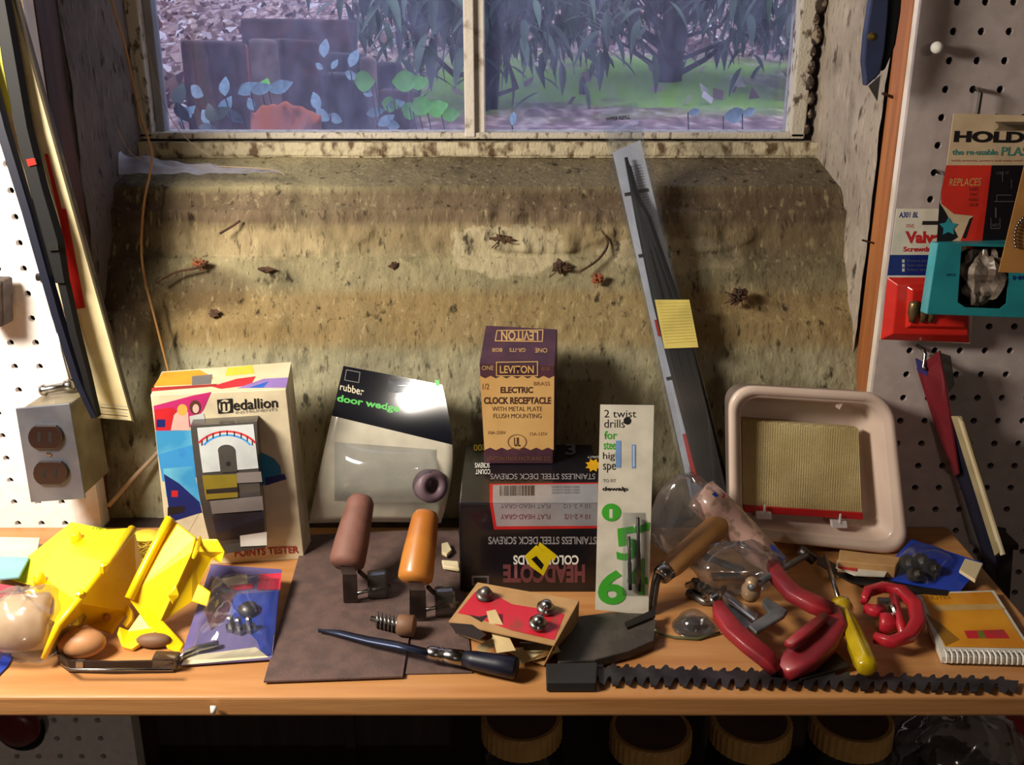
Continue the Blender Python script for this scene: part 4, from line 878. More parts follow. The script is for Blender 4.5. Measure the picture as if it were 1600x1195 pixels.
Geo().lathe(P(70, 609, Y=.94), P(118, 600, Y=.94) - P(70, 609, Y=.94), [(-.004, .003), (-.004, .005), (.0, .006), (.003, .004), (.02, .004), (.022, .006), (.029, .006), (.03, .003)], 14).build('conduit_clamp', MATS['steel'], B, smooth=True)
cv_ = [P(78, 436, Y=.958), P(84, 500, Y=.958), P(92, 560, Y=.957), P(96, 606, Y=.95)]
Bc = thing('power_cable', 'flat white cable running up the pegboard from the outlet box', 'cable', cv_[-1])
Geo().grid(lambda u, v: (lambda q: q + V3(((u - .5) * .018, -.002 * math.sin(math.pi * u), 0)))(cv_[min(2, int(v * 3))].lerp(cv_[min(2, int(v * 3)) + 1], v * 3 - min(2, int(v * 3)))), 6, 12).build('sheath', MATS['white_paint'], Bc, smooth=True, solid=.002)
Geo().tube([P(58, 433, Y=.955), P(100, 433, Y=.955)], .004, 8).build('staple', MATS['dark_steel'], Bc, smooth=True)
tag(Geo().tube([P(84, 500, Y=.955), P(100, 560, Y=.953), P(112, 604, Y=.945)], .0008, 6).build('wire', MATS['steel'], smooth=True), 'thin bare wire beside the white cable above the outlet box', 'wire')
# hanging wiper package at the left
def yl(v): return .955 - .035 * v
a, b, c, d = P(-95, -170, Y=.93), P(-22, -170, Y=.93), P(209, 657, Y=.955), P(150, 652, Y=.955)
S = quadS(a, b, c, d)
B = thing('wiper_blade_pack', 'long cream wiper blade card hanging at the left with black rubber blades', 'package', S(.5, 1))
Geo().grid(S, 4, 20).build('backing_card', M('card_cream_l', (240, 224, 176), .5), B, solid=.0015)
p = Print(S, B, lift=.0012)
p.poly([(92, 325), (104, 326), (134, 480), (117, 483), (112, 470)], MATS['bright_red'], 'red_panel').poly([(70, 240), (76, 240), (116, 400), (108, 400)], MATS['bright_red'], 'red_panel')
p.poly([(-40, 60), (0, 60), (20, 176), (-20, 178)], M('label_yel', (240, 236, 90), .5), 'yellow_label')
for i in range(5): p.quad([(158 + i * 0, 630 + i * 5), (200, 634 + i * 5), (200, 635 + i * 5), (158, 631 + i * 5)], MATS['txt_dim'] if i % 2 else MATS['pr_pale'], 'small_print')
p.done()
Geo().plate([S(.96, 0, .004), S(1.09, 0, .004), S(1.06, 1.0, .004), S(.98, 1.005, .004)], .006).build('clear_edge', MATS['smoky_plastic'], B, bevel=.001)
def ribbon(pts, w, Y0, th=.006):
    P_ = [P(x, y, Y=Y0 - .0) for x, y in pts]; g = Geo(); v = []
    for q, ww in zip(P_, w): v += [q + V3((-ww, 0, 0)), q + V3((-ww * .6, -th, 0)), q + V3((ww * .6, -th, 0)), q + V3((ww, 0, 0))]
    n = len(P_); f = [(i * 4 + j, i * 4 + (j + 1) % 4, (i + 1) * 4 + (j + 1) % 4, (i + 1) * 4 + j) for i in range(n - 1) for j in range(4)] + [(0, 1, 2, 3), tuple(range(4 * n - 1, 4 * n - 5, -1))]
    return g.add(v, f)
ribbon([(-30, 60), (5, 200), (45, 330), (90, 490), (122, 590), (150, 650)], [.006, .007, .0065, .006, .0055, .004], .928).build('rubber_blade', MATS['navy'], B)
ribbon([(0, -20), (20, 100), (38, 200), (60, 290), (84, 375), (98, 440)], [.008, .009, .0085, .009, .010, .007], .926).build('blade_frame', MATS['rubber_black'], B)
ribbon([(98, 430), (118, 520), (135, 580), (152, 648)], [.006, .006, .005, .004], .930).build('blade_frame', MATS['rubber_black'], B)
Geo().plate([P(x, y, Y=.918) for x, y in ((41, 249), (53, 247), (56, 257), (44, 260))], .002).build('red_clip', MATS['bright_red'], B)
Geo().plate([P(x, y, Y=.916) for x, y in ((72, 384), (88, 383), (90, 391), (74, 392))], .002).build('metal_clip', MATS['steel'], B)
tag(Geo().hexa([P(-40, 512, Y=.93), P(4, 512, Y=.93), P(2, 440, Y=.93), P(-40, 440, Y=.93)] + [P(x, y, Y=.93) + V3((0, .025, 0)) for x, y in ((-40, 512), (4, 512), (2, 440), (-40, 440))]).build('wooden_block', MATS['strap_metal'], bevel=.003), 'dark brown object just entering the frame at the left edge', 'block')

# vine strings and cobweb
M('straw', (170, 122, 62), .6); M('straw_pale', (176, 150, 120), .6)
def strand(nm, pts, r, mat, label, cat): 
    q = [P(x, y, Y=Y) for x, y, Y in pts]; o_ = []
    for i in range(len(q) - 1):
        for k in range(4):
            t = k / 4; p0 = q[max(0, i - 1)]; p1 = q[i]; p2_ = q[i + 1]; p3 = q[min(len(q) - 1, i + 2)]
            o_.append(.5 * ((2 * p1) + (p2_ - p0) * t + (2 * p0 - 5 * p1 + 4 * p2_ - p3) * t * t + (3 * p1 - p0 - 3 * p2_ + p3) * t ** 3))
    o_.append(q[-1]); return tag(Geo().tube(o_, r, 6).build(nm, MATS[mat], smooth=True), label, cat)
strand('dried_vine', [(165, -30, 1.08), (175, 5, 1.085), (195, 70, 1.09), (208, 130, 1.095), (222, 190, 1.10), (238, 245, 1.09), (226, 310, 1.06), (221, 380, 1.045), (226, 435, 1.03), (240, 490, 1.01), (262, 575, .995), (275, 620, .985)], .0013, 'straw', 'long thin orange dried vine hanging down the left of the recess', 'vine')
strand('dried_stalk', [(170, 790, .97), (205, 750, .975), (238, 716, .985), (262, 690, .985)], .0026, 'straw_pale', 'pale dried stalk slanting behind the cream meter carton', 'stalk')
strand('cobweb_thread', [(215, 0, 1.13), (236, 100, 1.14), (262, 175, 1.15), (290, 215, 1.14), (330, 245, 1.12)], .0004, 'straw_pale', 'fine pale cobweb thread crossing the left corner of the window', 'thread')
m = clear('cobweb_film', (230, 230, 240), .30, .6, (170, 165, 190), .0, 60)  # bluish tint paints the window's daylight onto the web
def web(u, v):
    y0 = 232 + 34 * u ** .5 + 8 * noise.noise(Vector((u * 8, v * 3, 0))); y1 = 272 - 2 * u + 5 * noise.noise(Vector((u * 11, 4, 0)))
    return P(185 + 250 * u, y0 + (y1 - y0) * v, Y=1.09 + .04 * (1 - v) * (1 - u) - .01 * u)
wb_ = tag(Geo().grid(web, 30, 8).build('cobweb', m, smooth=True), 'dusty cobweb sheet tinted by blue daylight in the upper left corner of the sill', 'cobweb', None, 'stuff')
for (pts, lb_) in (([(300, 258, 1.115), (420, 264, 1.11), (446, 275, 1.105)], 'long tail thread at the right end of the cobweb'), ([(180, 195, 1.05), (205, 240, 1.09), (240, 258, 1.11)], 'short cobweb thread on the left reveal')):
    strand('cobweb_thread', pts, .0005, 'straw_pale', lb_, 'thread')
# debris on the sill
M('debris', (62, 44, 32), .9, c2=(96, 66, 44), scale=90, bump=.8); M('debris_red', (150, 84, 50), .8)
def clump(cx, cy, Y, r, label, mat='debris', sc=(1.2, .6, .9), n=8, nm='debris_clump'):
    c = P(cx, cy, Y=Y); g = Geo(); rnd = random.Random(int(cx))
    g.ball(c, r, 12, sc, .9)
    base = V3((c.x, Y, c.z - r)); Bc = thing(nm, label, 'debris', base)
    g.build('clod', MATS[mat], Bc, smooth=False)
    for k in range(n):
        d = V3((rnd.uniform(-1.3, 1.3) * r, rnd.uniform(-.9, .1) * r, rnd.uniform(-1, 1) * r)); Geo().tube([c, c + d * .8 + V3((0, -r * .4, 0)), c + d * 1.5], .0007, 5).build('fibre', MATS[mat], Bc)
clump(1154, 462, 1.035, .009, 'ragged brown debris clump on the sill right of the wiper pack', n=14)
clump(782, 374, 1.070, .008, 'dark elongated nest remnant on the pale patch above the purple carton', sc=(1.7, .4, .6), n=4)
clump(876, 417, 1.055, .007, 'dark curled crumb left of the wiper pack on the sill slope', sc=(1.2, .5, .9), n=5)
clump(934, 436, 1.047, .006, 'small reddish leaf crumb left of the wiper pack', 'debris_red', (.9, .5, 1), 6)
clump(615, 415, 1.060, .004, 'small dark pellet on the brown slope left of centre', n=0)
clump(335, 490, 1.030, .0045, 'grey-brown crumb on the sill above the cream meter carton', n=2)
clump(312, 412, 1.055, .005, 'reddish insect remains on the sill by the left reveal', 'debris_red', (1.6, .4, .7), 8)
clump(415, 421, 1.055, .005, 'flat brown flake on the sill slope left of centre', 'debris', (1.6, .4, .5), 0)
for i, (pts, lb_) in enumerate((([(245, 440, 1.035), (275, 425, 1.045), (310, 418, 1.05), (325, 408, 1.055)], 'dark crooked twig on the sill by the left reveal'), ([(343, 365, 1.06), (360, 355, 1.065), (375, 345, 1.07)], 'short dark twig above the crooked twig'), ([(905, 425, 1.045), (935, 405, 1.055), (950, 380, 1.07), (940, 360, 1.075)], 'thin dark root beside the wiper pack'))):
    strand('twig', pts, .0014, 'debris', lb_, 'twig')

# ------------------------------------------------------------------ left shelf clutter
def flat(nm, pts, z, th, mat, label, cat, **k): return tag(Geo().plate([P(x, y, z=(z_[0] if (z_ := q[2:]) else z)) for q in pts for x, y in (q[:2],)], th, V3((0, 0, -1))).build(nm, mat, **k), label, cat)
M('chartreuse', (222, 232, 40), .45, coat=.2); M('card_blue', (34, 66, 176), .4); M('beige_bag', (222, 188, 146), .6, c2=(196, 156, 112), scale=30); M('pink_red', (214, 50, 76), .45)
# chartreuse card (sits propped under the brackets)
a, b, c, d = P(112, 816, z=.030), P(212, 836, z=.034), P(120, 935, z=.004), P(4, 902, z=.004)
S = quadS(a, b, c, d); B = thing('lime_card', 'lime-yellow card propped up under the yellow brackets', 'card', V3(((c.x + d.x) / 2, c.y, .002)))
Geo().grid(S, 4, 6).build('card', MATS['chartreuse'], B, solid=.0012)
p = Print(lambda u, v, off=0: S(u, v) + V3((0, -off * .3, off)), B, lift=.001)
p.text('PLASTIC CLAMPS', [(126, 830), (184, 842), (180, 848), (122, 836)], M('pr_olive', (120, 120, 30), .5), .02).text('2 PACK', [(146, 822), (172, 827), (170, 832), (144, 827)], MATS['pr_olive']); p.done()
# yellow bracket left: two plates meeting in a ridge
YM = MATS['yellow_plastic']
def plateb(pts, t, name, B, n=None): return Geo().plate([P(x, y, z=z_) for x, y, z_ in pts], t, n).build(name, YM, B, bevel=.0012, seg=2)
B = thing('yellow_bracket', 'left yellow plastic bracket lying on its side over the lime card', 'bracket', P(130, 985, z=.003))
ridge = [(207, 826, .070), (168, 880, .062), (122, 940, .050), (92, 975, .040), (68, 1028, .012)]
R0 = [P(*q[:2], z=q[2]) for q in ridge]
left = [P(112, 832, z=.058), P(88, 862, z=.052), P(60, 900, z=.044), P(42, 925, z=.036), P(78, 968, z=.030)]
g = Geo(); g.add([R0[0], R0[1], R0[2], R0[3], left[4], left[3], left[2], left[1], left[0]], [(0, 1, 7, 8), (1, 2, 6, 7), (2, 3, 4, 6), (4, 5, 6)])
g.build('upper_plate', YM, B, solid=.003, bevel=.0008)
right = [P(222, 884, z=.030), P(212, 920, z=.022), P(198, 955, z=.010), P(175, 990, z=.004), P(132, 975, z=.010), P(95, 1000, z=.008)]
g = Geo(); g.add([R0[0], R0[1], R0[2], R0[3], R0[4]] + right, [(0, 1, 6, 5), (1, 2, 7, 6), (2, 3, 9, 7), (3, 4, 10, 9), (7, 9, 8)])
g.build('front_plate', YM, B, solid=.003, bevel=.0008)
for i in range(len(R0) - 1): pass
Geo().tube(R0, [.0042, .0036, .0036, .0036, .0024], 8).build('ridge_rib', YM, B, smooth=True)
for x, y, z_ in ((162, 886, .066), (125, 930, .054)): Geo().lathe(P(x, y, z=z_), (.2, -.3, 1), [(-.004, .004), (.004, .0035), (.005, .001)], 6).build('tooth', YM, B)
for x, y, z_ in ((120, 842, .060), (62, 906, .048)): Geo().lathe(P(x, y, z=z_), (-.1, -.1, 1), [(-.004, .006), (.006, .0045), (.007, .003)], 12).build('stud', YM, B, smooth=True)
M('hole_orange', (196, 120, 20), .6)
for x, y, z_ in ((185, 888, .046), (182, 905, .042), (162, 930, .032), (140, 945, .028), (168, 965, .016)): Geo().lathe(P(x, y, z=z_) , (.5, -.75, .5), [(-.006, .003), (.0018, .003)], 12).build('boss', MATS['hole_orange'], B)
plateb([(188, 952, .012), (200, 945, .016), (206, 955, .014), (206, 968, .010), (196, 980, .006), (190, 975, .006), (198, 964, .010)], .004, 'hook', B)
# yellow bracket right
B = thing('yellow_bracket', 'right yellow plastic bracket standing with crossed feet near the carton', 'bracket', P(230, 1000, z=.002))
plateb([(266, 808, .088), (306, 840, .078), (300, 862, .070), (248, 976, .016), (236, 985, .010), (202, 938, .034), (205, 925, .040)], .0035, 'main_panel', B)
Geo().tube([P(266, 808, z=.091), P(244, 850, z=.072), P(222, 893, z=.054), P(202, 935, z=.037)], .0042, 8).build('panel_rib', YM, B, smooth=True)
plateb([(306, 842, .072), (340, 842, .074), (352, 862, .064), (346, 880, .056), (332, 874, .056), (312, 912, .038), (330, 925, .032), (324, 948, .022), (300, 940, .026), (248, 976, .014), (262, 930, .036), (300, 862, .066)], .0035, 'side_panel', B)
plateb([(209, 938, .030), (222, 935, .034), (288, 1006, .002), (280, 1020, .0), (262, 1014, .002)], .005, 'cross_foot', B)
plateb([(182, 990, .010), (186, 978, .014), (200, 984, .010), (224, 950, .024), (256, 978, .014), (206, 1014, .004), (190, 1010, .004)], .005, 'hooked_foot', B)
plateb([(310, 835, .074), (305, 858, .078), (298, 872, .074)], .004, 'tooth', B)
plateb([(262, 930, .05), (276, 912, .056), (280, 930, .048), (270, 945, .040)], .003, 'boss', B)
# yellow looped wire ties
B = thing('wire_tie_bundle', 'loose loops of yellow wire between the two yellow brackets', 'wire', P(228, 870, z=.002))
Geo().lathe(P(226, 858, z=.010), (.1, -.5, 1), [(-.008, .012), (-.008, .022), (.004, .022), (.004, .012)], 24).build('spool', MATS['pr_yellow'], B, smooth=True)
for i in range(9):
    c = P(218 + random.uniform(0, 20), 850 + random.uniform(0, 22), z=.024); q0 = random.uniform(0, 6); pts = [c + V3((math.cos(q0 + k * .7) * .010, math.sin(q0 + k * .7) * .010, .003 * math.sin(k + i))) for k in range(8)]
    Geo().tube(pts, .0008, 5).build('loop', M('tie_yellow', (170, 140, 20), .5), B, smooth=True)
# steel strap latch under brackets with wooden ball end
B = thing('strap_latch', 'dark metal strap with a clear end clip in front of the yellow brackets', 'latch', P(180, 1040, z=.001))
def bar(pts, hgt, th=.002):
    g = Geo(); v = []
    for x, y in pts: q = P(x, y, z=.0012); v += [q, q + V3((0, th, 0)), q + V3((0, th, hgt)), q + V3((0, 0, hgt))]
    n = len(pts); return g.add(v, [(i * 4 + j, i * 4 + (j + 1) % 4, (i + 1) * 4 + (j + 1) % 4, (i + 1) * 4 + j) for i in range(n - 1) for j in range(4)] + [(0, 1, 2, 3), (4 * n - 1, 4 * n - 2, 4 * n - 3, 4 * n - 4)])
bar([(88, 1010), (92, 1038), (108, 1050), (180, 1052), (272, 1050)], .011).build('strap', MATS['dark_steel'], B)
Geo().tube([P(96, 1036, z=.012), P(110, 1046, z=.013), P(270, 1046, z=.013)], .0012, 6).build('wire_edge', MATS['steel'], B, smooth=True)
Geo().hexa([P(236, 1050, z=.002), P(276, 1048, z=.002), P(276, 1030, z=.016), P(236, 1028, z=.016)] + [q + V3((0, .012, 0)) for q in (P(236, 1050, z=.002), P(276, 1048, z=.002), P(276, 1030, z=.016), P(236, 1028, z=.016))]).build('end_clip', MATS['smoky_plastic'], B, bevel=.002)
Geo().hexa([P(118, 1044, z=.006), P(130, 1044, z=.006), P(130, 1034, z=.012), P(118, 1034, z=.012)] + [q + V3((0, .004, 0)) for q in (P(118, 1044, z=.006), P(130, 1044, z=.006), P(130, 1034, z=.012), P(118, 1034, z=.012))]).build('latch_tooth', MATS['steel'], B, bevel=.0005)
tag(Geo().ball(P(128, 1004, z=.014), .0135, 18, (1.5, 1, .9)).build('wooden_egg', M('knob_wood', (196, 140, 92), .5), smooth=True), 'tan egg-shaped wooden piece lying behind the dark strap', 'wood')
tag(Geo().ball(P(240, 1000, z=.007), .007, 14, (2.2, 1, .9)).build('wooden_plug', MATS['wood_end'], smooth=True), 'short brown wooden plug under the right yellow bracket', 'plug')
# bag with beige roll, red and pink pieces at the left edge
B = thing('clear_bag', 'clear plastic bag holding a beige roll at the far left of the shelf', 'bag', P(45, 1010, z=.001))
c = P(42, 975, z=.026)
Geo().lathe(c + V3((-.022, 0, 0)), (1, .15, 0), [(0, .008), (0, .020), (.004, .024), (.038, .024), (.042, .020), (.042, .008)], 26).build('beige_roll', MATS['beige_bag'], B, smooth=True)
def bag(u, v):
    th_ = math.pi * v; q = 2 * math.pi * u; k = 1 + .22 * noise.noise(Vector((math.cos(q) * 2, math.sin(q) * 2, v * 5)))
    return c + V3((math.sin(th_) * math.cos(q) * .040 * k, math.sin(th_) * math.sin(q) * .034 * k, max(-.0255, math.cos(th_) * .032 * k)))
Geo().grid(bag, 24, 14).build('film', MATS['bag_plastic'], B, smooth=True)
flat('red_packet', [(-40, 905), (24, 915), (36, 935), (20, 950), (-40, 985)], .020, .004, MATS['pink_red'], 'red packet at the left edge behind the clear bag', 'packet', bevel=.001)
flat('pink_packet', [(-40, 950), (6, 955), (14, 985), (4, 1012), (-40, 1010)], .012, .004, M('hot_pink', (226, 80, 130), .5), 'pink packet corner at the left edge in front of the red packet', 'packet', bevel=.001)
flat('blue_card', [(-40, 1016), (24, 1018), (12, 1040), (-4, 1056), (-40, 1054)], .002, .0012, MATS['card_blue'], 'plain blue card corner at the front left edge', 'card')
flat('white_card', [(-40, 838), (62, 840), (58, 862), (30, 880), (-40, 880)], .012, .0015, MATS['paper'], 'white card lying at the far left back of the shelf', 'card')
flat('teal_packet', [(-10, 868), (46, 870), (30, 900), (-20, 905)], .016, .003, M('teal_pale', (140, 196, 206), .4), 'pale teal packet beneath the white card at the left', 'packet', bevel=.001)
# clear package with red and blue card and fittings
B = thing('fitting_package', 'clear package with blue and red card and small metal fittings', 'package', P(360, 1030, z=.001))
a, b, c, d = P(330, 882, z=.020), P(440, 890, z=.022), P(425, 1030, z=.003), P(278, 1040, z=.003)
S = quadS(a, b, c, d); SS = lambda u, v, off=0: S(u, v) + V3((0, -off * .4, off))
Geo().grid(SS, 4, 6).build('backing_card', M('card_violet', (124, 112, 156), .45, c2=(92, 84, 140), scale=12), B, solid=.001)
p = Print(SS, B, lift=.0009); M('royal', (50, 74, 170), .4)
p.poly([(405, 898), (440, 896), (438, 922), (402, 922)], MATS['pink_red'], 'red_panel').poly([(348, 905), (386, 897), (388, 912), (352, 918)], MATS['cream'], 'cream_panel').poly([(345, 918), (396, 912), (396, 920), (350, 926)], MATS['pink_red'], 'red_panel')
p.poly([(366, 930), (436, 924), (430, 990), (400, 1000), (360, 960)], MATS['royal'], 'blue_panel').poly([(396, 985), (430, 960), (424, 1024), (410, 1026)], MATS['royal'], 'blue_panel').poly([(330, 900), (370, 925), (350, 970), (330, 985), (318, 950)], M('pr_maroon', (100, 60, 70), .5), 'maroon_panel')
p.poly([(290, 1026), (400, 1012), (420, 1028), (284, 1040)], MATS['cream'], 'cream_edge').done()
for x, y in ((363, 985), (376, 988), (392, 986)):
    c = P(x, y, z=.008); Geo().lathe(c, (0, -.2, 1), [(0, .0055), (.006, .0055), (.006, .003), (.016, .003), (.017, .0015)], 6).build('fitting', MATS['steel'], B)
Geo().lathe(P(388, 955, z=.014), (0, -.3, 1), [(0, .008), (.004, .009), (.008, .004)], 12).build('fitting', MATS['dull_steel'], B, smooth=True)
Geo().grid(lambda u, v: SS(.1 + .88 * u, .12 + .85 * v, .002 + .022 * (math.sin(math.pi * u) * math.sin(math.pi * v)) ** .5 * (1 + .25 * noise.noise(Vector((u * 7, v * 7, 0))))), 18, 18).build('bubble', MATS['clear_plastic'], B, smooth=True)
Geo().tube([P(275, 1036, z=.004), P(288, 1022, z=.008), P(312, 1012, z=.010), P(342, 1006, z=.010)], .003, 8).build('silver_rim', MATS['steel'], B, smooth=True)
flat('white_string_knot', [(690, 848), (700, 846), (706, 858), (698, 866), (690, 862)], .008, .004, MATS['cream'], 'small cream twist of cord left of the black carton', 'cord', bevel=.001)
flat('white_string_knot', [(690, 874), (716, 876), (718, 888), (692, 884)], .008, .004, MATS['cream'], 'second cream cord end in front of the first, by the black carton', 'cord', bevel=.001)

# ------------------------------------------------------------------ right shelf clutter
M('tool_wood', (178, 130, 76), .5, c2=(150, 102, 54), scale=28, stretch=(1, 1, .4)); M('clamp_red', (150, 32, 40), .5, c2=(118, 24, 34), scale=24, coat=.15); M('cast_grey', (128, 130, 132), .45, .6, c2=(96, 98, 100), scale=50)
B = thing('hook_scraper', 'wooden handled tool with bent steel shank leaning against the clear bag', 'tool', P(1020, 948, z=.001))
a, b = P(1146, 800, z=.068), P(1040, 893, z=.036); ax = b - a
Geo().lathe(a, ax, [(-.002, .005), (0, .008), (.006, .0115), (.02, .012), (ax.length * .5, .0118), (ax.length * .9, .0105), (ax.length, .0085)], 22).build('handle', MATS['tool_wood'], B, smooth=True)
Geo().lathe(b - ax.normalized() * .004, ax, [(0, .0092), (.010, .0088), (.012, .0075), (.0125, .004)], 18).build('ferrule', MATS['steel'], B, smooth=True)
Geo().tube([b, P(1028, 897, z=.034), P(1024, 912, z=.028), P(1019, 945, z=.008), P(1016, 955, z=.004)], [.0035, .0042, .004, .004, .003], 10).build('shank', MATS['dull_steel'], B, smooth=True)
Geo().plate([P(1024, 950, z=.0125), P(1024, 962, z=.0125), P(980, 980, z=.0125), P(976, 972, z=.0125)], .002, V3((0, 0, -1))).build('bent_tip', MATS['dark_steel'], B)
# clear bag with printed pink tube
B = thing('printed_bag', 'clear bag with a pink, red and blue printed tube slanting down behind the tools', 'bag', P(1160, 880, z=.001))
a, b = P(1092, 768, z=.085), P(1222, 895, z=.020); ax = b - a; M('tube_pink', (196, 158, 144), .45, c2=(150, 120, 104), scale=90, lo=.5, hi=.6, coat=.4)
Geo().lathe(a, ax, [(0, .010), (.002, .017), (.03, .0175), (ax.length * .7, .0155), (ax.length - .002, .013), (ax.length, .004)], 24).build('printed_tube', MATS['tube_pink'], B, smooth=True)
Tb = lambda u, v, off=0: (lambda c_, s_, k: a + ax * v + (c_ * V3((.83, 0, .56)) + s_ * V3((.1, -.98, .15))) * (.0172 - .004 * v + off))(math.cos(u), math.sin(u), 0)
for (u0, u1, v0, v1, mt_, nm) in ((.9, 2.2, .02, .07, 'royal', 'blue_band'), (.2, 1.1, .10, .30, 'carton_red', 'red_band'), (.2, .9, .62, .86, 'royal', 'blue_band'), (1.2, 2.3, .72, .95, 'pr_pale', 'white_panel')):
    Geo().grid(lambda u, v: Tb(u0 + (u1 - u0) * u, v0 + (v1 - v0) * v, .0006), 6, 4).build(nm, MATS[mt_], B, smooth=True)
cb = P(1075, 812, z=.055)
Geo().grid(lambda u, v: cb + V3((math.sin(math.pi * v) * math.cos(6.2832 * u) * .038, math.sin(math.pi * v) * math.sin(6.2832 * u) * .022, math.cos(math.pi * v) * .045)) * (1 + .2 * noise.noise(Vector((math.cos(6.2832 * u) * 1.5, math.sin(6.2832 * u) * 1.5, v * 4)))), 26, 16).build('film', MATS['bag_plastic'], B, smooth=True)
cb2 = P(1150, 888, z=.030)
Geo().grid(lambda u, v: cb2 + V3((math.sin(math.pi * v) * math.cos(6.2832 * u) * .042, math.sin(math.pi * v) * math.sin(6.2832 * u) * .022, math.cos(math.pi * v) * .026)) * (1 + .25 * noise.noise(Vector((math.cos(6.2832 * u) * 2, math.sin(6.2832 * u) * 2, v * 6)))), 26, 16).build('film', MATS['bag_plastic'], B, smooth=True)
# metal oddments
def hexbar(p0, p1, w, h):
    a, b = V3(p0), V3(p1); t = (b - a).normalized(); n = V3((-t.y, t.x, 0)).normalized() * w / 2; u = V3((0, 0, h))
    return Geo().hexa([a - n, b - n, b - n + u, a - n + u, a + n, b + n, b + n + u, a + n + u])
tag(hexbar(P(1100, 872, z=.030), P(1162, 895, z=.022), .008, .004).build('steel_bar', MATS['cast_grey'], bevel=.0008), 'short grey steel bar upper among the tool pile', 'bar')
tag(hexbar(P(1112, 905, z=.018), P(1160, 905, z=.016), .009, .005).build('steel_bar', MATS['steel'], bevel=.0008), 'bright steel bar lying just below the upper grey bar', 'bar')
B = thing('bolt_cluster', 'small heap of shiny threaded bolts left of the red clamp', 'bolts', P(1095, 925, z=.002))
for i, (x, y) in enumerate(((1082, 912), (1090, 918), (1098, 922), (1106, 928), (1112, 934))):
    Geo().lathe(P(x, y, z=.012), (.3, -.6, .5), [(-.010, .003), (.004, .003), (.004, .0052), (.0075, .0052), (.0085, .0035)], 6 + 2 * (i % 2)).build('bolt', MATS['steel'], B)
Geo().tube([P(1075, 925, z=.004), P(1100, 940, z=.003), P(1122, 940, z=.005)], .004, 8).build('thread_rod', MATS['dull_steel'], B, smooth=True)
B = thing('clear_dome', 'small clear plastic dome on the shelf left of the red clamp', 'dome', P(1082, 975, z=.001))
Geo().lathe(P(1083, 980, z=.001), (0, 0, 1), [(0, .0165), (.003, .016), (.010, .013), (.015, .007), (.016, .001)], 22).build('dome', MATS['clear_plastic'], B, smooth=True)
Geo().lathe(P(1083, 980, z=.001), (0, 0, 1), [(0, .019), (.001, .019)], 22).build('flange', MATS['clear_plastic'], B, smooth=True)
Geo().lathe(P(1083, 980, z=.002), (0, 0, 1), [(0, .006), (.006, .006), (.007, .003)], 10).build('screw_cap', MATS['dull_steel'], B)
tag(Geo().tube([P(1024, 984, z=.0108), P(1030, 990, z=.002), P(1055, 996, z=.002), P(1090, 998, z=.002), P(1125, 988, z=.002)], .0012, 6).build('green_wire', M('wire_green', (96, 100, 60), .5), smooth=True), 'thin greenish wire curving from the rubber pad to the red clamp', 'wire')
# bar clamp: red frame and grey screw part
B = thing('red_clamp', 'large dark red clamp with grey metal jaw in front of the tub', 'clamp', P(1215, 1020, z=.001))
def slab(pts, zt__, th, name, mat, bev=.002): return Geo().plate([P(x, y, z=zt__) for x, y in pts], th, V3((0, 0, -1))).build(name, mat, B, bevel=bev, seg=3)
def arm(pts, w, h, name, mat):
    """tapering cast arm with rounded section following a path; pts: px, py, z"""
    q = [P(x, y, z=z_) for x, y, z_ in pts]; n = len(q); g = Geo(); v = []; K = 16
    for i, c_ in enumerate(q):
        t = (q[min(n - 1, i + 1)] - q[max(0, i - 1)]).normalized(); sd = V3((t.y, -t.x, 0)).normalized(); up = sd.cross(t).normalized()
        up = up if up.z > 0 else -up
        for k in range(K):
            an = 2 * math.pi * k / K; cx = math.copysign(abs(math.cos(an)) ** .45, math.cos(an)); sx = math.copysign(abs(math.sin(an)) ** .45, math.sin(an)); v.append(c_ + sd * cx * w[i] + up * sx * h)
    f = [(i * K + k, i * K + (k + 1) % K, (i + 1) * K + (k + 1) % K, (i + 1) * K + k) for i in range(n - 1) for k in range(K)] + [tuple(range(K)), tuple(range(n * K - 1, n * K - K - 1, -1))]
    return g.add(v, f).build(name, mat, B, smooth=True)
arm([(1122, 946, .030), (1128, 962, .029), (1146, 985, .026), (1172, 1008, .022), (1198, 1028, .017), (1212, 1050, .009)], [.005, .008, .009, .009, .009, .004], .0055, 'lever_arm', MATS['clamp_red'])
arm([(1207, 882, .034), (1216, 902, .033), (1240, 928, .031), (1272, 944, .029), (1300, 955, .026)], [.005, .008, .0085, .010, .008], .006, 'back_arm', MATS['clamp_red'])
arm([(1296, 952, .024), (1300, 975, .020), (1280, 1003, .016), (1252, 1030, .013), (1222, 1050, .009)], [.009, .013, .015, .014, .008], .006, 'lower_arm', MATS['clamp_red'])
arm([(1290, 962, .030), (1262, 985, .028), (1232, 1008, .026)], [.004, .005, .004], .003, 'thin_rib', MATS['clamp_red'])  # thin rib in the same red as the arms
slab([(1196, 930), (1232, 952), (1226, 962), (1182, 988), (1168, 976), (1200, 955), (1190, 940)], .026, .004, 'jaw_plate', MATS['cast_grey'])
slab([(1130, 918), (1140, 925), (1186, 958), (1184, 968), (1176, 966), (1128, 930)], .024, .005, 'jaw_rail', MATS['steel'])
slab([(1128, 935), (1150, 948), (1178, 975), (1168, 984), (1140, 960)], .020, .008, 'jaw_base', MATS['cast_grey'])
a, b = P(1172, 918, z=.036), P(1262, 866, z=.030)
Geo().tube([a, b], .0032, 10).build('screw_spindle', MATS['cast_grey'], B, smooth=True)
Geo().tube([P(1250, 858, z=.034), P(1272, 876, z=.024)], .005, 10).build('tommy_end', MATS['dark_steel'], B, smooth=True)
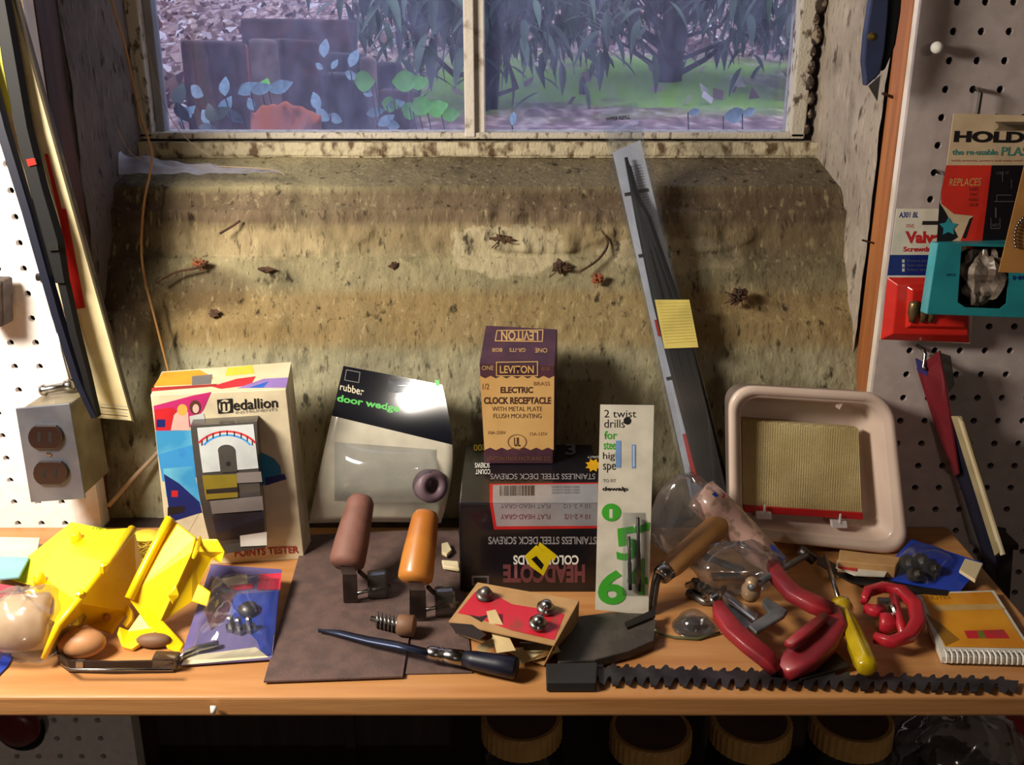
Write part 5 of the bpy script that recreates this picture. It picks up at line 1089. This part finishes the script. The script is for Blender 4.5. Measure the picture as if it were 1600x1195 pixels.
Geo().lathe(P(1172, 935, z=.020), (0, -.1, 1), [(0, .006), (.004, .0085), (.012, .0085), (.016, .006), (.019, .006), (.022, .0035)], 18).build('brass_knob', M('brass_pale', (176, 148, 116), .4, .4), B, smooth=True)
Geo().tube([P(1112, 940, z=.034), P(1122, 930, z=.032), P(1132, 918, z=.030)], [.0035, .003, .0025], 8).build('hook_end', MATS['steel'], B, smooth=True)
# dark flat pieces under the clamp
flat('dark_plate', [(1240, 1030), (1300, 1012), (1330, 1040), (1250, 1062)], .006, .003, MATS['dark_steel'], 'dark steel plate under the red clamp and screwdriver', 'plate', bevel=.0006)
# screwdriver
B = thing('screwdriver', 'small screwdriver with translucent yellow handle, its end on the saw blade', 'screwdriver', P(1350, 1045, z=.003))
M('handle_yellow', (226, 196, 26), .15, c2=(206, 172, 14), scale=60, coat=.6, trans=.35)
a, b, c = P(1289, 868, z=.026), P(1313, 943, z=.018), P(1356, 1046, z=.016)
Geo().tube([a, b], [.0020, .0022], 10).build('shaft', MATS['steel'], B, smooth=True)
ax = (c - b); nn = ax.normalized(); e1 = V3((-nn.y, nn.x, 0)).normalized(); e2 = nn.cross(e1); g = Geo(); v = []; prof2 = [(0, .004), (.001, .009), (.008, .0095), (.012, .0070), (.016, .0065), (.022, .0078), (.05, .0088), (.9 * ax.length, .0092), (.98 * ax.length, .0080), (ax.length, .005)]
K = 24
for h_, r_ in prof2:
    for k in range(K):
        an = 6.2832 * k / K; rr = r_ * (1 - (.13 * (1 if (k % 4) in (0, 1) else 0) if .018 < h_ < .95 * ax.length else 0)); v.append(b + nn * h_ + (e1 * math.cos(an) + e2 * math.sin(an)) * rr)
n = len(prof2); g.add(v, [(i * K + k, i * K + (k + 1) % K, (i + 1) * K + (k + 1) % K, (i + 1) * K + k) for i in range(n - 1) for k in range(K)] + [tuple(range(K)), tuple(range(n * K - 1, n * K - K - 1, -1))])
g.build('handle', MATS['handle_yellow'], B, smooth=True)
# red tubing cutter
B = thing('tubing_cutter', 'small red tubing cutter lying between screwdriver and notepad', 'cutter', P(1392, 990, z=.001)); M('cutter_red', (186, 34, 48), .4, coat=.2)
arm([(1350, 938, .018), (1356, 924, .018), (1380, 917, .018), (1408, 922, .018), (1430, 945, .018), (1434, 972, .017), (1420, 994, .016), (1392, 1003, .016), (1366, 996, .015)], [.003, .0045, .0045, .0055, .0065, .0065, .0055, .0045, .0035], .0045, 'frame', MATS['cutter_red'])
a, b = P(1360, 938, z=.014), P(1408, 950, z=.014)
Geo().tube([P(1396, 932, z=.016), P(1412, 992, z=.014)], .004, 10).build('slide_bar', MATS['cutter_red'], B, smooth=True)
Geo().lathe(P(1374, 972, z=.010), V3((1, -.3, 0)), [(0, .004), (0, .008), (.003, .0095), (.010, .0095), (.012, .007), (.018, .007), (.019, .003)], 18).build('knob', MATS['cutter_red'], B, smooth=True)
Geo().lathe(P(1372, 945, z=.010), V3((1, -.2, .1)), [(0, .003), (0, .007), (.012, .007), (.012, .003)], 16).build('roller', MATS['dull_steel'], B, smooth=False)
Geo().lathe(P(1388, 958, z=.012), V3((1, .2, 0)), [(0, .008), (.0015, .010), (.003, .008)], 20).build('cutting_wheel', MATS['steel'], B, smooth=False)
arm([(1352, 950, .014), (1366, 954, .015), (1380, 952, .015)], [.004, .006, .005], .004, 'jaw', MATS['cutter_red'])
# blue blister card
B = thing('blue_blister_card', 'blue card with clear bubble of metal parts and beige tag at the right rear', 'card', P(1460, 890, z=.001))
a, b, c, d = P(1424, 843, z=.014), P(1536, 880, z=.014), P(1498, 927, z=.006), P(1368, 902, z=.006)
S = quadS(a, b, c, d); SS2 = lambda u, v, off=0: S(u, v) + V3((0, -off * .2, off))
Geo().grid(SS2, 4, 4).build('backing_card', MATS['card_blue'], B, solid=.0012)
Geo().plate([P(x, y, z=.018) for x, y in ((1508, 872), (1536, 880), (1524, 906), (1499, 890))], .0035, V3((0, 0, -1))).build('beige_tag', MATS['cream'], B, bevel=.0006)
Geo().grid(lambda u, v: SS2(.05 + .62 * u, .12 + .8 * v, .001 + .020 * (math.sin(math.pi * u) * math.sin(math.pi * v)) ** .5), 14, 12).build('bubble', MATS['clear_plastic'], B, smooth=True)
for x, y, r_ in ((1418, 882, .009), (1438, 880, .010), (1456, 890, .008), (1430, 898, .007)):
    Geo().lathe(P(x, y, z=.014), (.3, -.7, .6), [(-.004, r_ * .5), (-.004, r_), (.003, r_), (.004, r_ * .6), (.009, r_ * .4)], 12).build('metal_fitting', MATS['dull_steel'], B)
# paper strip with red end, dark strip
flat('printed_strip', [(1308, 874), (1345, 880), (1392, 882), (1382, 900), (1336, 898), (1306, 886)], .013, .0012, MATS['paper'], 'cream printed strip with red end behind the screwdriver tip', 'strip')
flat('red_sticker', [(1310, 876), (1341, 881), (1338, 892), (1309, 887)], .0138, .0006, MATS['carton_red'], 'red sticker on the end of the cream strip', 'sticker')
flat('metal_ruler', [(1276, 868), (1290, 872), (1334, 899), (1430, 916), (1482, 922), (1480, 930), (1420, 926), (1330, 910), (1276, 880)], .008, .001, MATS['dark_steel'], 'thin dark metal strip running behind the tubing cutter', 'strip')
flat('box_end', [(1312, 858), (1408, 870), (1400, 884), (1310, 876)], .020, .018, MATS['kraft'], 'dim brown carton end lying underneath the tub', 'box', bevel=.001)
# notepad
B = thing('notepad', 'spiral notepad with orange cover lying on the right end of the shelf', 'notepad', P(1530, 985, z=.001))
a, b, c, d = P(1431, 926, z=.007), P(1553, 922, z=.007), P(1622, 1030, z=.007), P(1472, 1026, z=.007)
SN = lambda u, v, off=0: (a * (1 - u) + b * u) * (1 - v) + (d * (1 - u) + c * u) * v + V3((0, 0, off))
Geo().plate([a, b, c, d], .006, V3((0, 0, -1))).build('pages', MATS['paper'], B)
M('cover_orange', (226, 156, 34), .4, c2=(206, 130, 20), scale=16, coat=.3); M('cover_shade', (150, 104, 30), .4)
p = Print(SN, B, lift=.0004)
p.quad([(.06, .03), (.95, .03), (.96, .86), (.07, .86)], MATS['cover_orange'], 'cover', raw=True)
p.poly([(1446, 958), (1470, 975), (1500, 1000), (1478, 1010)], MATS['cover_shade'], 'cover_art').poly([(1455, 946), (1560, 944), (1570, 952), (1462, 955)], MATS['pr_kraft'], 'cover_art')
p.quad([(1506, 986), (1568, 984), (1578, 998), (1512, 998)], MATS['brick_red'] if 0 else MATS['carton_red'], 'cover_art').quad([(1526, 986), (1536, 986), (1541, 998), (1530, 998)], MATS['pr_olive'], 'cover_art').text('NOTES', [(1446, 930), (1482, 929), (1486, 936), (1450, 938)], MATS['cover_shade'], .02).done()
for i in range(17):
    q = SN(.04 + .057 * i, .93, 0); q2_ = SN(.04 + .057 * i, 1.0, 0); Geo().tube([q + V3((0, 0, .0002)), q + V3((0, -.001, .003)), q2_ + V3((0, -.001, .003)), q2_ + V3((0, -.003, -.003)), q2_ + V3((0, 0, -.0055))], .0010, 5).build('spiral_loop', MATS['white'], B, smooth=True)

# ------------------------------------------------------------------ right wall things
def hook(x, y0, y1, label, Yf=.945):
    t0 = P(x, y0, Y=YP); pts = [V3((t0.x, YP + .002, t0.z)), V3((t0.x, Yf + .004, t0.z)), V3((t0.x, Yf, t0.z - .003)), P(x - 2, y1, Y=Yf), P(x - 3, y1 + 5, Y=Yf - .003)]
    pts[3].x = t0.x; pts[4].x = t0.x
    return tag(Geo().tube(pts, .0020, 10).build('peg_hook', MATS['steel'], smooth=True), label, 'hook', 'steel hooks in the right pegboard')
hook(1522, 139, 178, 'steel peg hook above the cream, red and black card', .95)
hook(1464, 268, 322, 'steel peg hook left of the red block of the cream, red and black card')
hook(1434, 540, 572, 'steel peg hook below the red screwdriver card')
hook(1454, 556, 580, 'second steel peg hook, just right of the hook below the red card', .935)
tag(Geo().lathe(P(1470, 75, Y=YP), P(1462, 74, Y=.940) - P(1470, 75, Y=YP), [(0, .0035), (.018, .0035), (.020, .0055), (.026, .005), (.027, .002)], 14).build('white_peg', MATS['white'], smooth=True), 'small white plastic peg near the top of the right pegboard', 'peg')
# knife / scraper at the stud
B = thing('utility_knife', 'dark blue utility knife hanging blade down at the right stud', 'knife', P(1370, 155, Y=.94))
pp_ = lambda L_, Y: [P(x, y, Y=Y) for x, y in L_]
M('knife_grey', (52, 60, 92), .4, .3, c2=(42, 48, 74), scale=20)
Geo().plate(pp_([(1368, -40), (1392, -40), (1388, 30), (1383, 80), (1376, 115), (1354, 135), (1350, 95), (1354, 50)], .925), .012, V3((0, 1, 0))).build('body', MATS['knife_grey'], B, bevel=.0015)
Geo().plate(pp_([(1390, -40), (1412, -40), (1408, 20), (1400, 70), (1384, 108), (1378, 112), (1384, 70), (1388, 20)], .928), .014, V3((0, 1, 0))).build('grip', MATS['rubber_black'], B, bevel=.002)
Geo().plate(pp_([(1357, 134), (1376, 117), (1371, 158)], .930), .0012, V3((0, 1, 0))).build('blade', MATS['steel'], B)
Geo().lathe(P(1362, 57, Y=.925), (0, -1, 0), [(0, .0035), (.001, .0035), (.0016, .0015)], 12).build('rivet', M('brass', (190, 160, 80), .3, .9), B)
tag(Geo().tube([P(1395, 152, X=XR), P(1395, 152, X=XR) + V3((-.012, -.004, .004))], .0015, 8).build('nail', MATS['dark_steel']), 'nail in the right stud below the utility knife', 'nail')
tag(Geo().tube([P(1366, 380, X=XR), P(1366, 380, X=XR) + V3((-.014, -.004, .004))], .001, 8).build('nail', MATS['dark_steel']), 'bent nail halfway down the right stud', 'nail')
# card with Valve print
B = thing('valve_screwdriver_card', 'white, blue and red blister card reading Valve Screwdriver on the right pegboard', 'card', P(1440, 532, Y=.955))
a, b, c, d = P(1401, 326, Y=.955), P(1535, 326, Y=.955), P(1515, 536, Y=.950), P(1375, 530, Y=.950)
S = quadS(a, b, c, d); Geo().grid(S, 4, 6).build('backing_card', MATS['card_white'], B, solid=.001)
p = Print(S, B, lift=.0006); M('txt_blue', (40, 50, 130), .5); M('txt_red', (200, 40, 44), .45); M('band_blue', (28, 44, 120), .4)
p.text('A301 BL', [(1405, 331), (1436, 331), (1434, 340), (1404, 340)], MATS['txt_blue'], .03).text('FIVE', (1416, 350, 1428, 356), MATS['txt_red']).text('Valve', (1414, 361, 1470, 380), MATS['txt_red'], .05).text('Screwdrivers', (1411, 385, 1478, 393), MATS['txt_red'], .04)
p.quad([(1390, 398), (1500, 398), (1496, 430), (1386, 430)], MATS['band_blue'], 'blue_band')
for i, t in enumerate(('Protects paint', 'Seals valve tips', 'Safety brass')): p.text(t, (1417, 405 + 7 * i, 1452, 410 + 7 * i), MATS['txt_dim']).quad(rect(1409, 405 + 7 * i, 1413, 410 + 7 * i), MATS['pr_pale'], 'bullet')
p.quad([(1441, 345), (1478, 345), (1478, 351), (1440, 351)], MATS['peg_dark'], 'hang_slot').done()
rl = [(1386, 433), (1516, 433), (1514, 535), (1375, 530)]; q0 = [S(*uvof(S, *q), .001) for q in rl]; q1_ = [S(*uvof(S, *q), .009) for q in [(1398, 442), (1508, 442), (1506, 520), (1390, 518)]]
g = Geo(); g.add(q0 + q1_, [(4, 5, 6, 7), (0, 4, 5, 1), (1, 5, 6, 2), (2, 6, 7, 3), (3, 7, 4, 0)]); q2_ = [S(*uvof(S, *q), .0135) for q in [(1418, 448), (1500, 448), (1498, 506), (1414, 504)]]; q1b = [S(*uvof(S, *q), .0085) for q in [(1412, 444), (1506, 444), (1504, 512), (1408, 510)]]
g.add(q1b + q2_, [(4, 5, 6, 7), (0, 4, 5, 1), (1, 5, 6, 2), (2, 6, 7, 3), (3, 7, 4, 0)])
g.build('red_tray', MATS['bright_red'], B, bevel=.001)
for x in (1420, 1436, 1448): Geo().lathe(S(*uvof(S, x, 470), .014), (0, 0, -1), [(-.003, .004), (0, .0052), (.010, .0052), (.012, .004), (.018, .003)], 14).build('valve_cap', M('brass_dull', (150, 130, 90), .35, .8), B, smooth=True)
# HOLDIT card
B = thing('putty_card', 'large cream, red and black putty card with large black lettering on the right pegboard', 'card', P(1540, 380, Y=.93))
a, b, c, d = P(1490, 177, Y=.932), P(1660, 182, Y=.932), P(1650, 396, Y=.926), P(1462, 392, Y=.926)
S = quadS(a, b, c, d); Geo().grid(S, 4, 6).build('backing_card', M('card_cream', (214, 188, 152), .5), B, solid=.001)
p = Print(S, B, lift=.0008); M('card_redp', (214, 48, 34), .4); M('card_ink', (22, 18, 26), .4); M('pr_tealtxt', (70, 140, 130), .5); M('star_teal', (44, 150, 164), .45)
p.poly([(1478, 258), (1549, 258), (1532, 392), (1516, 392), (1500, 376), (1510, 352), (1520, 337), (1490, 334), (1470, 318), (1470, 300)], MATS['card_redp'], 'red_block').poly([(1549, 258), (1660, 258), (1652, 392), (1532, 392)], MATS['card_ink'], 'black_block')
p.poly([(1467, 316), (1478, 334), (1496, 370), (1462, 392)], MATS['card_ink'], 'black_corner').poly([(1520, 338), (1509, 372), (1503, 372), (1514, 342)], MATS['card_ink'], 'black_corner')
p.text('HOLDIT', [(1491, 204), (1636, 206), (1634, 224), (1489, 222)], MATS['card_ink'], .05).text('the re-usable', (1487, 233, 1558, 242), MATS['pr_tealtxt'], .02).text('PLASTIC', [(1565, 229), (1636, 230), (1634, 244), (1563, 243)], MATS['pr_tealtxt'], .01)
p.text('holds pictures, posters and many small things on walls', (1486, 249, 1640, 253), MATS['pr_brick']).text('REPLACES', [(1484, 279), (1533, 278), (1531, 290), (1482, 290)], MATS['pr_kraft'], .0)
for i, t in enumerate(('TAPE', 'TAC', 'HOOKS', 'GLUE')): p.text(t, (1526 - 13 + (i % 2), 293 + 8 * i, 1528, 298 + 8 * i), M('ink_maroon', (110, 30, 30), .5))
p.text('USE IT', (1556, 268, 1576, 272), MATS['txt_dim']).text('HOT', (1550, 349, 1560, 354), MATS['txt_dim'])
for x0, y0, x1, y1 in ((1565, 268, 1566, 284), (1579, 280, 1580, 294), (1554, 324, 1556, 340), (1547, 340, 1548, 356), (1561, 340, 1562, 356), (1547, 356, 1562, 357), (1552, 314, 1584, 315), (1556, 304, 1580, 305), (1556, 304, 1557, 314)): p.quad(rect(x0, y0, x1, y1), MATS['txt_dim'], 'line_drawing')
stp = [(1481 + (15 if i % 2 == 0 else 8) * math.sin(i * math.pi / 5), 354 - (15 if i % 2 == 0 else 8) * math.cos(i * math.pi / 5)) for i in range(10)]
p.poly(stp, MATS['star_teal'], 'plain_star').done()
Geo().grid(lambda u, v: S(*uvof(S, 1553 + 80 * u, 190 + 14 * v), .001 + .008 * math.sin(math.pi * v)), 6, 6).build('clear_tab', MATS['smoky_plastic'], B, smooth=True)
# turquoise box
B = thing('turquoise_box', 'turquoise carton with dark window and crumpled clear bag inside', 'box', P(1520, 495, Y=.90))
fr = [P(1466, 380, Y=.900), P(1660, 384, Y=.900), P(1655, 498, Y=.900), P(1449, 490, Y=.900)]; bkx = [P(1455, 378, Y=.925), None, None, P(1439, 486, Y=.925)]
bkq = [bkx[0], fr[1] + V3((0, .03, 0)), fr[2] + V3((0, .03, 0)), bkx[3]]
M('turq', (36, 140, 148), .45, c2=(30, 126, 136), scale=30); M('turq_lit', (84, 186, 196), .45)  # second, brighter turquoise paints lamp light on the left side panel
Sf = quadS(*fr)
# front with window opening: frame of faces around the hole
hole = [(1502, 384), (1580, 386), (1572, 474), (1562, 482), (1508, 480), (1496, 472)]
hu = [Sf(*uvof(Sf, *q)) for q in hole]; g = Geo()
g.add([fr[0], fr[1], fr[2], fr[3]] + hu, [(0, 1, 5, 4), (1, 2, 7, 6, 5), (2, 3, 8, 7), (3, 0, 4, 9, 8)])
g.add([fr[3], fr[2], bkq[2], bkq[3]], [(0, 1, 2, 3)]).add([fr[0], fr[1], bkq[1], bkq[0]], [(0, 1, 2, 3)])
g.build('front_panel', MATS['turq'], B, fix=False, solid=.0008)
Geo().plate([fr[0], bkq[0], bkq[3], fr[3]], .0006).build('side_panel', MATS['turq_lit'], B)
Geo().add([q + V3((0, .0, 0)) for q in bkq], [(0, 1, 2, 3)]).build('inside_back', MATS['inside_dark'], B, fix=False)
cbx = P(1536, 432, Y=.912)
Geo().grid(lambda u, v: cbx + V3((math.sin(math.pi * v) * math.cos(6.2832 * u) * .021, math.sin(math.pi * v) * math.sin(6.2832 * u) * .014, math.cos(math.pi * v) * .024)) * (1 + .5 * noise.noise(Vector((math.cos(6.2832 * u) * 2, math.sin(6.2832 * u) * 2, v * 6)))), 26, 18).build('crumpled_bag', M('bag_milky', (150, 138, 126), .25, c2=(110, 96, 86), scale=60, coat=.6), B)
p = Print(Sf, B, lift=.0009); p.text('NET WT 2 OZ', (1478, 427, 1492, 431), MATS['pr_navy'], .03).text('HOLDS', (1582, 430, 1640, 437), MATS['pr_navy'], .03).done()
# kraft card at far right
B = thing('chain_card', 'brown kraft card with a small chain loop at the far right edge', 'card', P(1610, 428, Y=.87))
S = quadS(P(1606, 235, Y=.872), P(1700, 235, Y=.872), P(1690, 430, Y=.868), P(1560, 425, Y=.868)); Geo().grid(S, 3, 4).build('backing_card', M('card_kraft', (180, 128, 66), .6, c2=(160, 110, 56), scale=20), B, solid=.001)
for i in range(22):
    an = math.radians(200 - i * 9); q = S(*uvof(S, 1608 + 25 * math.cos(an), 372 - 36 * math.sin(an) + (0)), .003); Geo().ball(q, .0016, 6).build('bead', MATS['steel'], B, smooth=True)
Print(S, B).quad([(1588, 376), (1640, 376), (1640, 395), (1583, 393)], MATS['pr_orange'], 'orange_print').quad([(1562, 408), (1690, 410), (1690, 412), (1562, 410)], MATS['cover_shade'], 'line_print').done()
# slanting long packages on the lower hook
B = thing('hanging_packages', 'bundle of thin maroon and navy packages hanging slanted from the lower hook', 'package', P(1550, 905, Y=.93))
def bx(pts, t, nm, mat): return Geo().plate([P(x, y, Y=Y) for x, y, Y in pts], t, V3((1, .1, 0)).normalized()).build(nm, mat, B)
M('maroon', (120, 36, 44), .35, coat=.2); M('stack_cream', (176, 160, 120), .7)
bx([(1432, 575, .955), (1467, 548, .93), (1476, 600, .925), (1486, 665, .925), (1497, 740, .93), (1490, 745, .955), (1462, 670, .955)], .002, 'red_header', MATS['maroon'])
bx([(1462, 668, .955), (1486, 650, .925), (1500, 700, .92), (1556, 850, .915), (1556, 905, .935), (1545, 900, .955), (1500, 760, .955)], .003, 'navy_sleeve', M('navy_dull', (36, 38, 58), .4))
bx([(1468, 551, .928), (1484, 556, .925), (1490, 600, .922), (1482, 612, .922)], .001, 'clear_lip', MATS['smoky_plastic'])
bx([(1486, 650, .922), (1496, 650, .915), (1506, 668, .912), (1516, 700, .912), (1562, 862, .905), (1554, 868, .912)], .004, 'card_stack', MATS['stack_cream'])
bx([(1496, 652, .912), (1503, 660, .908), (1520, 715, .908), (1568, 866, .902), (1563, 868, .906)], .002, 'card_stack', MATS['cream'])
bx([(1430, 560, .953), (1446, 570, .945), (1450, 588, .945), (1434, 580, .953)], .002, 'blue_corner', M('corner_blue', (50, 50, 110), .4))
B = thing('dark_holder', 'dark metal holder with a flat top lip on the lower right pegboard', 'holder', P(1573, 940, Y=.955))
Geo().hexa([P(1555, 935, Y=.93), P(1578, 942, Y=.93), P(1584, 856, Y=.93), P(1562, 852, Y=.93)] + [q + V3((0, .033, 0)) for q in (P(1555, 935, Y=.93), P(1578, 942, Y=.93), P(1584, 856, Y=.93), P(1562, 852, Y=.93))]).build('body', MATS['dark_steel'], B, bevel=.001)
Geo().hexa([P(1556, 856, Y=.925), P(1592, 860, Y=.925), P(1592, 850, Y=.925), P(1556, 847, Y=.925)] + [q + V3((0, .038, 0)) for q in (P(1556, 856, Y=.925), P(1592, 860, Y=.925), P(1592, 850, Y=.925), P(1556, 847, Y=.925))]).build('top_lip', MATS['dark_steel'], B, bevel=.0008)

# ------------------------------------------------------------------ below the shelf
tag(Geo().box(-.43, .75, .66, YP - .002, -.335, -.315).build('lower_shelf', MATS['dark_board']), 'dark lower shelf under the pine shelf', 'shelf')
M('lid_tan', (196, 154, 90), .5, c2=(176, 136, 76), scale=30); M('jar_content', (44, 34, 38), .5, c2=(70, 56, 50), scale=60); M('lid_top', (88, 60, 42), .6)
lids = [(815, 1118, 'leftmost of the four tan-lidded jars under the shelf'), (1017, 1135, 'second tan-lidded jar from the left under the shelf'), (1174, 1122, 'third tan-lidded jar from the left under the shelf'), (1331, 1120, 'rightmost of the four tan-lidded jars under the shelf')]
def make_jar(at, label):
    x, y, z = at; B = thing('plastic_jar', label, 'jar', V3((x, y, -.315)), 'tan-lidded jars under the shelf'); r = .038; K = 72; v = []; g = Geo()
    for h_, rr in ((z - .022, r), (z - .002, r), (z, r - .002)):
        for k in range(K): q = 6.2832 * k / K; rk = rr * (1.0 if k % 2 else .982) if h_ < z else rr; v.append(V3((x + rk * math.cos(q), y + rk * math.sin(q), h_)))
    g.add(v, [(i * K + k, i * K + (k + 1) % K, (i + 1) * K + (k + 1) % K, (i + 1) * K + k) for i in range(2) for k in range(K)] + [tuple(range(2 * K, 3 * K))]); g.build('lid', MATS['lid_tan'], B)
    Geo().lathe((x, y, z - .0002), (0, 0, 1), [(0, r * .86), (.0006, r * .86)], 36).build('lid_disc', MATS['lid_top'], B)
    Geo().lathe((x, y, -.3149), (0, 0, 1), [(0, .034), (.004, .039), (z - .05 + .3149, .040), (z - .032 + .3149, .038), (z - .024 + .3149, .0345), (z - .012 + .3149, .0345)], 32).build('jar_body', MATS['smoky_plastic'], B, smooth=True)
    Geo().lathe((x, y, -.3145), (0, 0, 1), [(.002, .034), (.15, .037), (.152, .001)], 24).build('contents', MATS['jar_content'], B, smooth=True)
    return B
for px, py, lb_ in lids:
    yy = .775 if py < 1130 else .765; q = P(px, py, Y=yy); make_jar((q.x, yy, q.z), lb_)
B = thing('clear_bag', 'crumpled clear bag under the right end of the shelf', 'bag', P(1500, 1180, Y=.80))
cb3 = P(1495, 1190, Y=.80)
Geo().grid(lambda u, v: cb3 + V3((math.sin(math.pi * v) * math.cos(6.2832 * u) * .062, math.sin(math.pi * v) * math.sin(6.2832 * u) * .045, math.cos(math.pi * v) * .06)) * (1 + .3 * noise.noise(Vector((math.cos(6.2832 * u) * 3, math.sin(6.2832 * u) * 3, v * 7)))), 40, 24).build('film', MATS['bag_plastic'], B, smooth=True)
Geo().ball(cb3 + V3((0, .01, -.02)), .035, 14, (1.3, .7, .9), .5).build('dark_contents', MATS['jar_content'], B)
tag(Geo().plate([P(1570, 1120, Y=.82), P(1600, 1120, Y=.82), P(1625, 1220, Y=.82), P(1600, 1220, Y=.82)], .004, V3((0, 1, 0))).build('red_strip', MATS['clamp_red'], bevel=.0008), 'dark red strip behind the crumpled bag under the shelf', 'strip')
B = thing('maroon_tool', 'rounded dark maroon thing hanging on the pegboard under the shelf at left', 'tool', P(38, 1150, Y=.93))
Geo().lathe(P(36, 1124, Y=.945), (0, -1, 0), [(0, .022), (.012, .025), (.02, .022), (.022, .012)], 26).build('body', MATS['maroon'], B, smooth=True)
Geo().lathe(P(36, 1134, Y=.945), (0, -1, 0), [(.0, .026), (.008, .028), (.010, .024)], 26).build('rubber_rim', MATS['rubber_black'], B, smooth=True)
tag(Geo().tube([P(334, 1103, Y=.668), P(334, 1103, Y=.668) + V3((0, -.004, -.004))], [.003, .002], 8).build('white_chip', MATS['white'], smooth=True), 'tiny white paint drop on the front edge of the shelf', 'drop')
